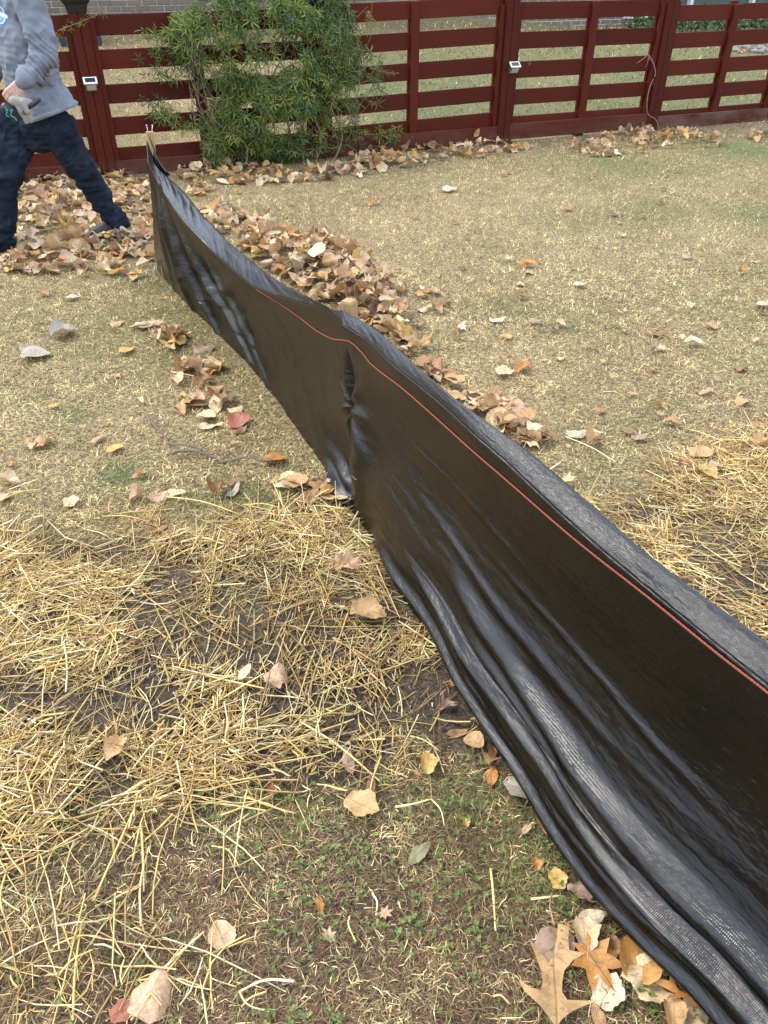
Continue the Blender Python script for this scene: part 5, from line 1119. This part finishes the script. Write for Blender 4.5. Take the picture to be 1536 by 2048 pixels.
# ------------------------------------------------------------------ grass and small weeds
gg = np.random.default_rng(41)
def blades(n, x0f, y0, y1, Lm, wd, segs, lay, under=False):
    """points in the view trapezoid between two distances; wider than the frame so that a step aside still shows lawn"""
    y = np.sqrt(gg.uniform((y0 + 1.2) ** 2, (y1 + 1.2) ** 2, n)) - 1.2; hw = (.555 * (.809 * y + .95)) * 1.0 + x0f; x = gg.uniform(-1, 1, n) * hw
    okx = (x < np.interp(y, [p[1] for p in SB[::-1]], [p[0] for p in SB[::-1]]) + .25) | (y > .8); x, y = x[okx], y[okx]; n = len(x)
    so = soil_amt(x, y); st = straw_amt(x, y); dn = fbm(x * 7, y * 7, 161, 3)
    d = (x - FO[0]) * FN[0] + (y - FO[1]) * FN[1]
    keep = (gg.random(n) < (1 - .97 * sstep(.25, .55, so)) * (1 - .75 * st) * (.45 + 1.1 * sstep(.3, .6, dn))) & (seg_dist(x, y, SB, False) > .012)
    keep &= ~((d > -.02) & (d < .12)) & (d < 6.0)
    x, y = x[keep], y[keep]; n = len(x); g_ = green_amt(x, y)
    tone = fbm(x * 2.3, y * 2.3, 171, 3); L = Lm * gg.gamma(6, 1 / 6, n); az = gg.uniform(0, 6.283, n) ; el = np.clip(gg.normal(lay, .28, n), .05, 1.4)
    isg = gg.random(n) < g_ * .85 + .025
    dry = np.array([.505, .385, .185]) * (1 - tone[:, None]) * .9 + np.array([.645, .508, .255]) * tone[:, None]
    c = dry * gg.uniform(.32, 1.55, (n, 1)); cq = 55 * np.clip(1.9 - y * .16, .8, 2); c = c * (.46 + .92 * sstep(.15, .85, vn2(x * cq, y * cq, 201)) * (.6 + .8 * vn2(x * 17, y * 17, 203)))[:, None]
    br = gg.random(n) < (.16 + .42 * sstep(2.6, 1.3, y) * sstep(.35, .6, fbm(x * 5, y * 5, 191, 2)) + .1 * sstep(2.6, 1.3, y)); c[br] = np.array([.215, .125, .066]) * gg.uniform(.6, 1.4, (br.sum(), 1))
    c[isg] = (np.array([.105, .140, .042]) + np.array([.12, .11, .04]) * gg.random((isg.sum(), 1))) * gg.uniform(.7, 1.2, (isg.sum(), 1))
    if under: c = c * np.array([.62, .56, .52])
    z = gz(x, y) - .002; ca, sa = np.cos(az), np.sin(az); w_ = wd * gg.uniform(.6, 1.3, n)
    cur = gg.normal(0, .5, n); a2 = az + cur
    p0 = np.stack([x, y, z], 1); h1 = np.stack([ca * np.cos(el), sa * np.cos(el), np.sin(el)], 1); e2 = el - gg.uniform(.2, .9, n); h2 = np.stack([np.cos(a2) * np.cos(e2), np.sin(a2) * np.cos(e2), np.sin(e2)], 1)
    p1 = p0 + h1 * (L * .5)[:, None]; p2 = p1 + h2 * (L * .5)[:, None]; p2[:, 2] = np.maximum(p2[:, 2], z + .003)
    s = np.stack([-sa, ca, np.zeros(n)], 1) * (w_ * .5)[:, None]
    if segs == 3:
        pm = p1 + (h1 * .3 + h2 * .7) * (L * .25)[:, None] + np.stack([-sa, ca, np.zeros(n)], 1) * (gg.normal(0, .10, n) * L)[:, None]; pm[:, 2] = np.maximum(pm[:, 2], z + .003)
        V = np.stack([p0 - s, p0 + s, p1 - s, p1 + s, pm - s * .8, pm + s * .8, p2], 1).reshape(-1, 3); fc = np.array([(0, 1, 3), (0, 3, 2), (2, 3, 5), (2, 5, 4), (4, 5, 6)])
    elif segs == 2:
        V = np.stack([p0 - s, p0 + s, p1 - s, p1 + s, p2], 1).reshape(-1, 3); fc = np.array([(0, 1, 3), (0, 3, 2), (2, 3, 4)])
    else:
        V = np.stack([p0 - s, p0 + s, p2], 1).reshape(-1, 3); fc = np.array([(0, 1, 2)])
    k = V.shape[0] // n
    return V, (np.arange(n)[:, None, None] * k + fc[None]).reshape(-1, 3), np.repeat(c, k, 0)
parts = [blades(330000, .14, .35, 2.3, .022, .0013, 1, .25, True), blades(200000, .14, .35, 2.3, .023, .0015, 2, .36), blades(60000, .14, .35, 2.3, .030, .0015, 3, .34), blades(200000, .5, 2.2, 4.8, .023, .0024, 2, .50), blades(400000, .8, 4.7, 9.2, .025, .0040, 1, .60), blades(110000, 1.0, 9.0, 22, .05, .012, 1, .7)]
parts.append(blades(60000, 1.1, .3, 4.5, .028, .0035, 1, .45))
V, Fc, C = pack(parts)
tag(obj('grass', arr_mesh('grass', V, Fc, C), M['grass']), 'short dormant tan grass with some green covering the lawn', kind='stuff')
# small green weeds (rounded paired leaflets) in the near grass
A = Acc(); Q = []
while len(Q) < 950:
    y = gg.uniform(.4, 2.2); x = gg.uniform(-1, 1) * .6 * (.81 * y + .95); px, py = project(np.array([x, y, 0.])); 
    m_ = fbm(np.array([x * 6]), np.array([y * 6]), 181, 2)[0]; dS = float(seg_dist(np.array([x]), np.array([y]), SB, False)[0]); left = np.interp(y, [p[1] for p in SB[::-1]], [p[0] for p in SB[::-1]]) > x
    if not left or dS < .02: continue
    wgt = (.10 + sstep(.50, .68, m_)) * (1.0 if py > 1560 else .08) + (.6 if dS < .12 and py > 1500 else 0)
    if soil_amt(np.array([x]), np.array([y]))[0] > .45: wgt *= .1
    if gg.random() < wgt: Q.append((x, y))
for x, y in Q:
    z = float(gz(x, y)) + gg.uniform(.006, .022); a0 = gg.uniform(0, 6.28); c = np.array([.092, .138, .034]) * gg.uniform(.7, 1.6) * np.array([gg.uniform(.9, 1.3), 1, 1])
    for k in range(int(gg.integers(2, 5))):
        a = a0 + k * 2.2; l = gg.uniform(.0045, .0095); d = np.array([math.cos(a), math.sin(a), .25]); s = np.array([-d[1], d[0], 0]) * l * .38; p = np.array([x, y, z])
        A.add(np.array([p, p + d * l * .4 + s, p + d * l * .85 + s * .7, p + d * l, p + d * l * .85 - s * .7, p + d * l * .4 - s]), [(0, 1, 2), (0, 2, 3), (0, 3, 4), (0, 4, 5)], c)
tag(obj('small_weeds', A.mesh('small_weeds'), M['green']), 'small round leaved green weeds growing in the foreground grass', kind='stuff')
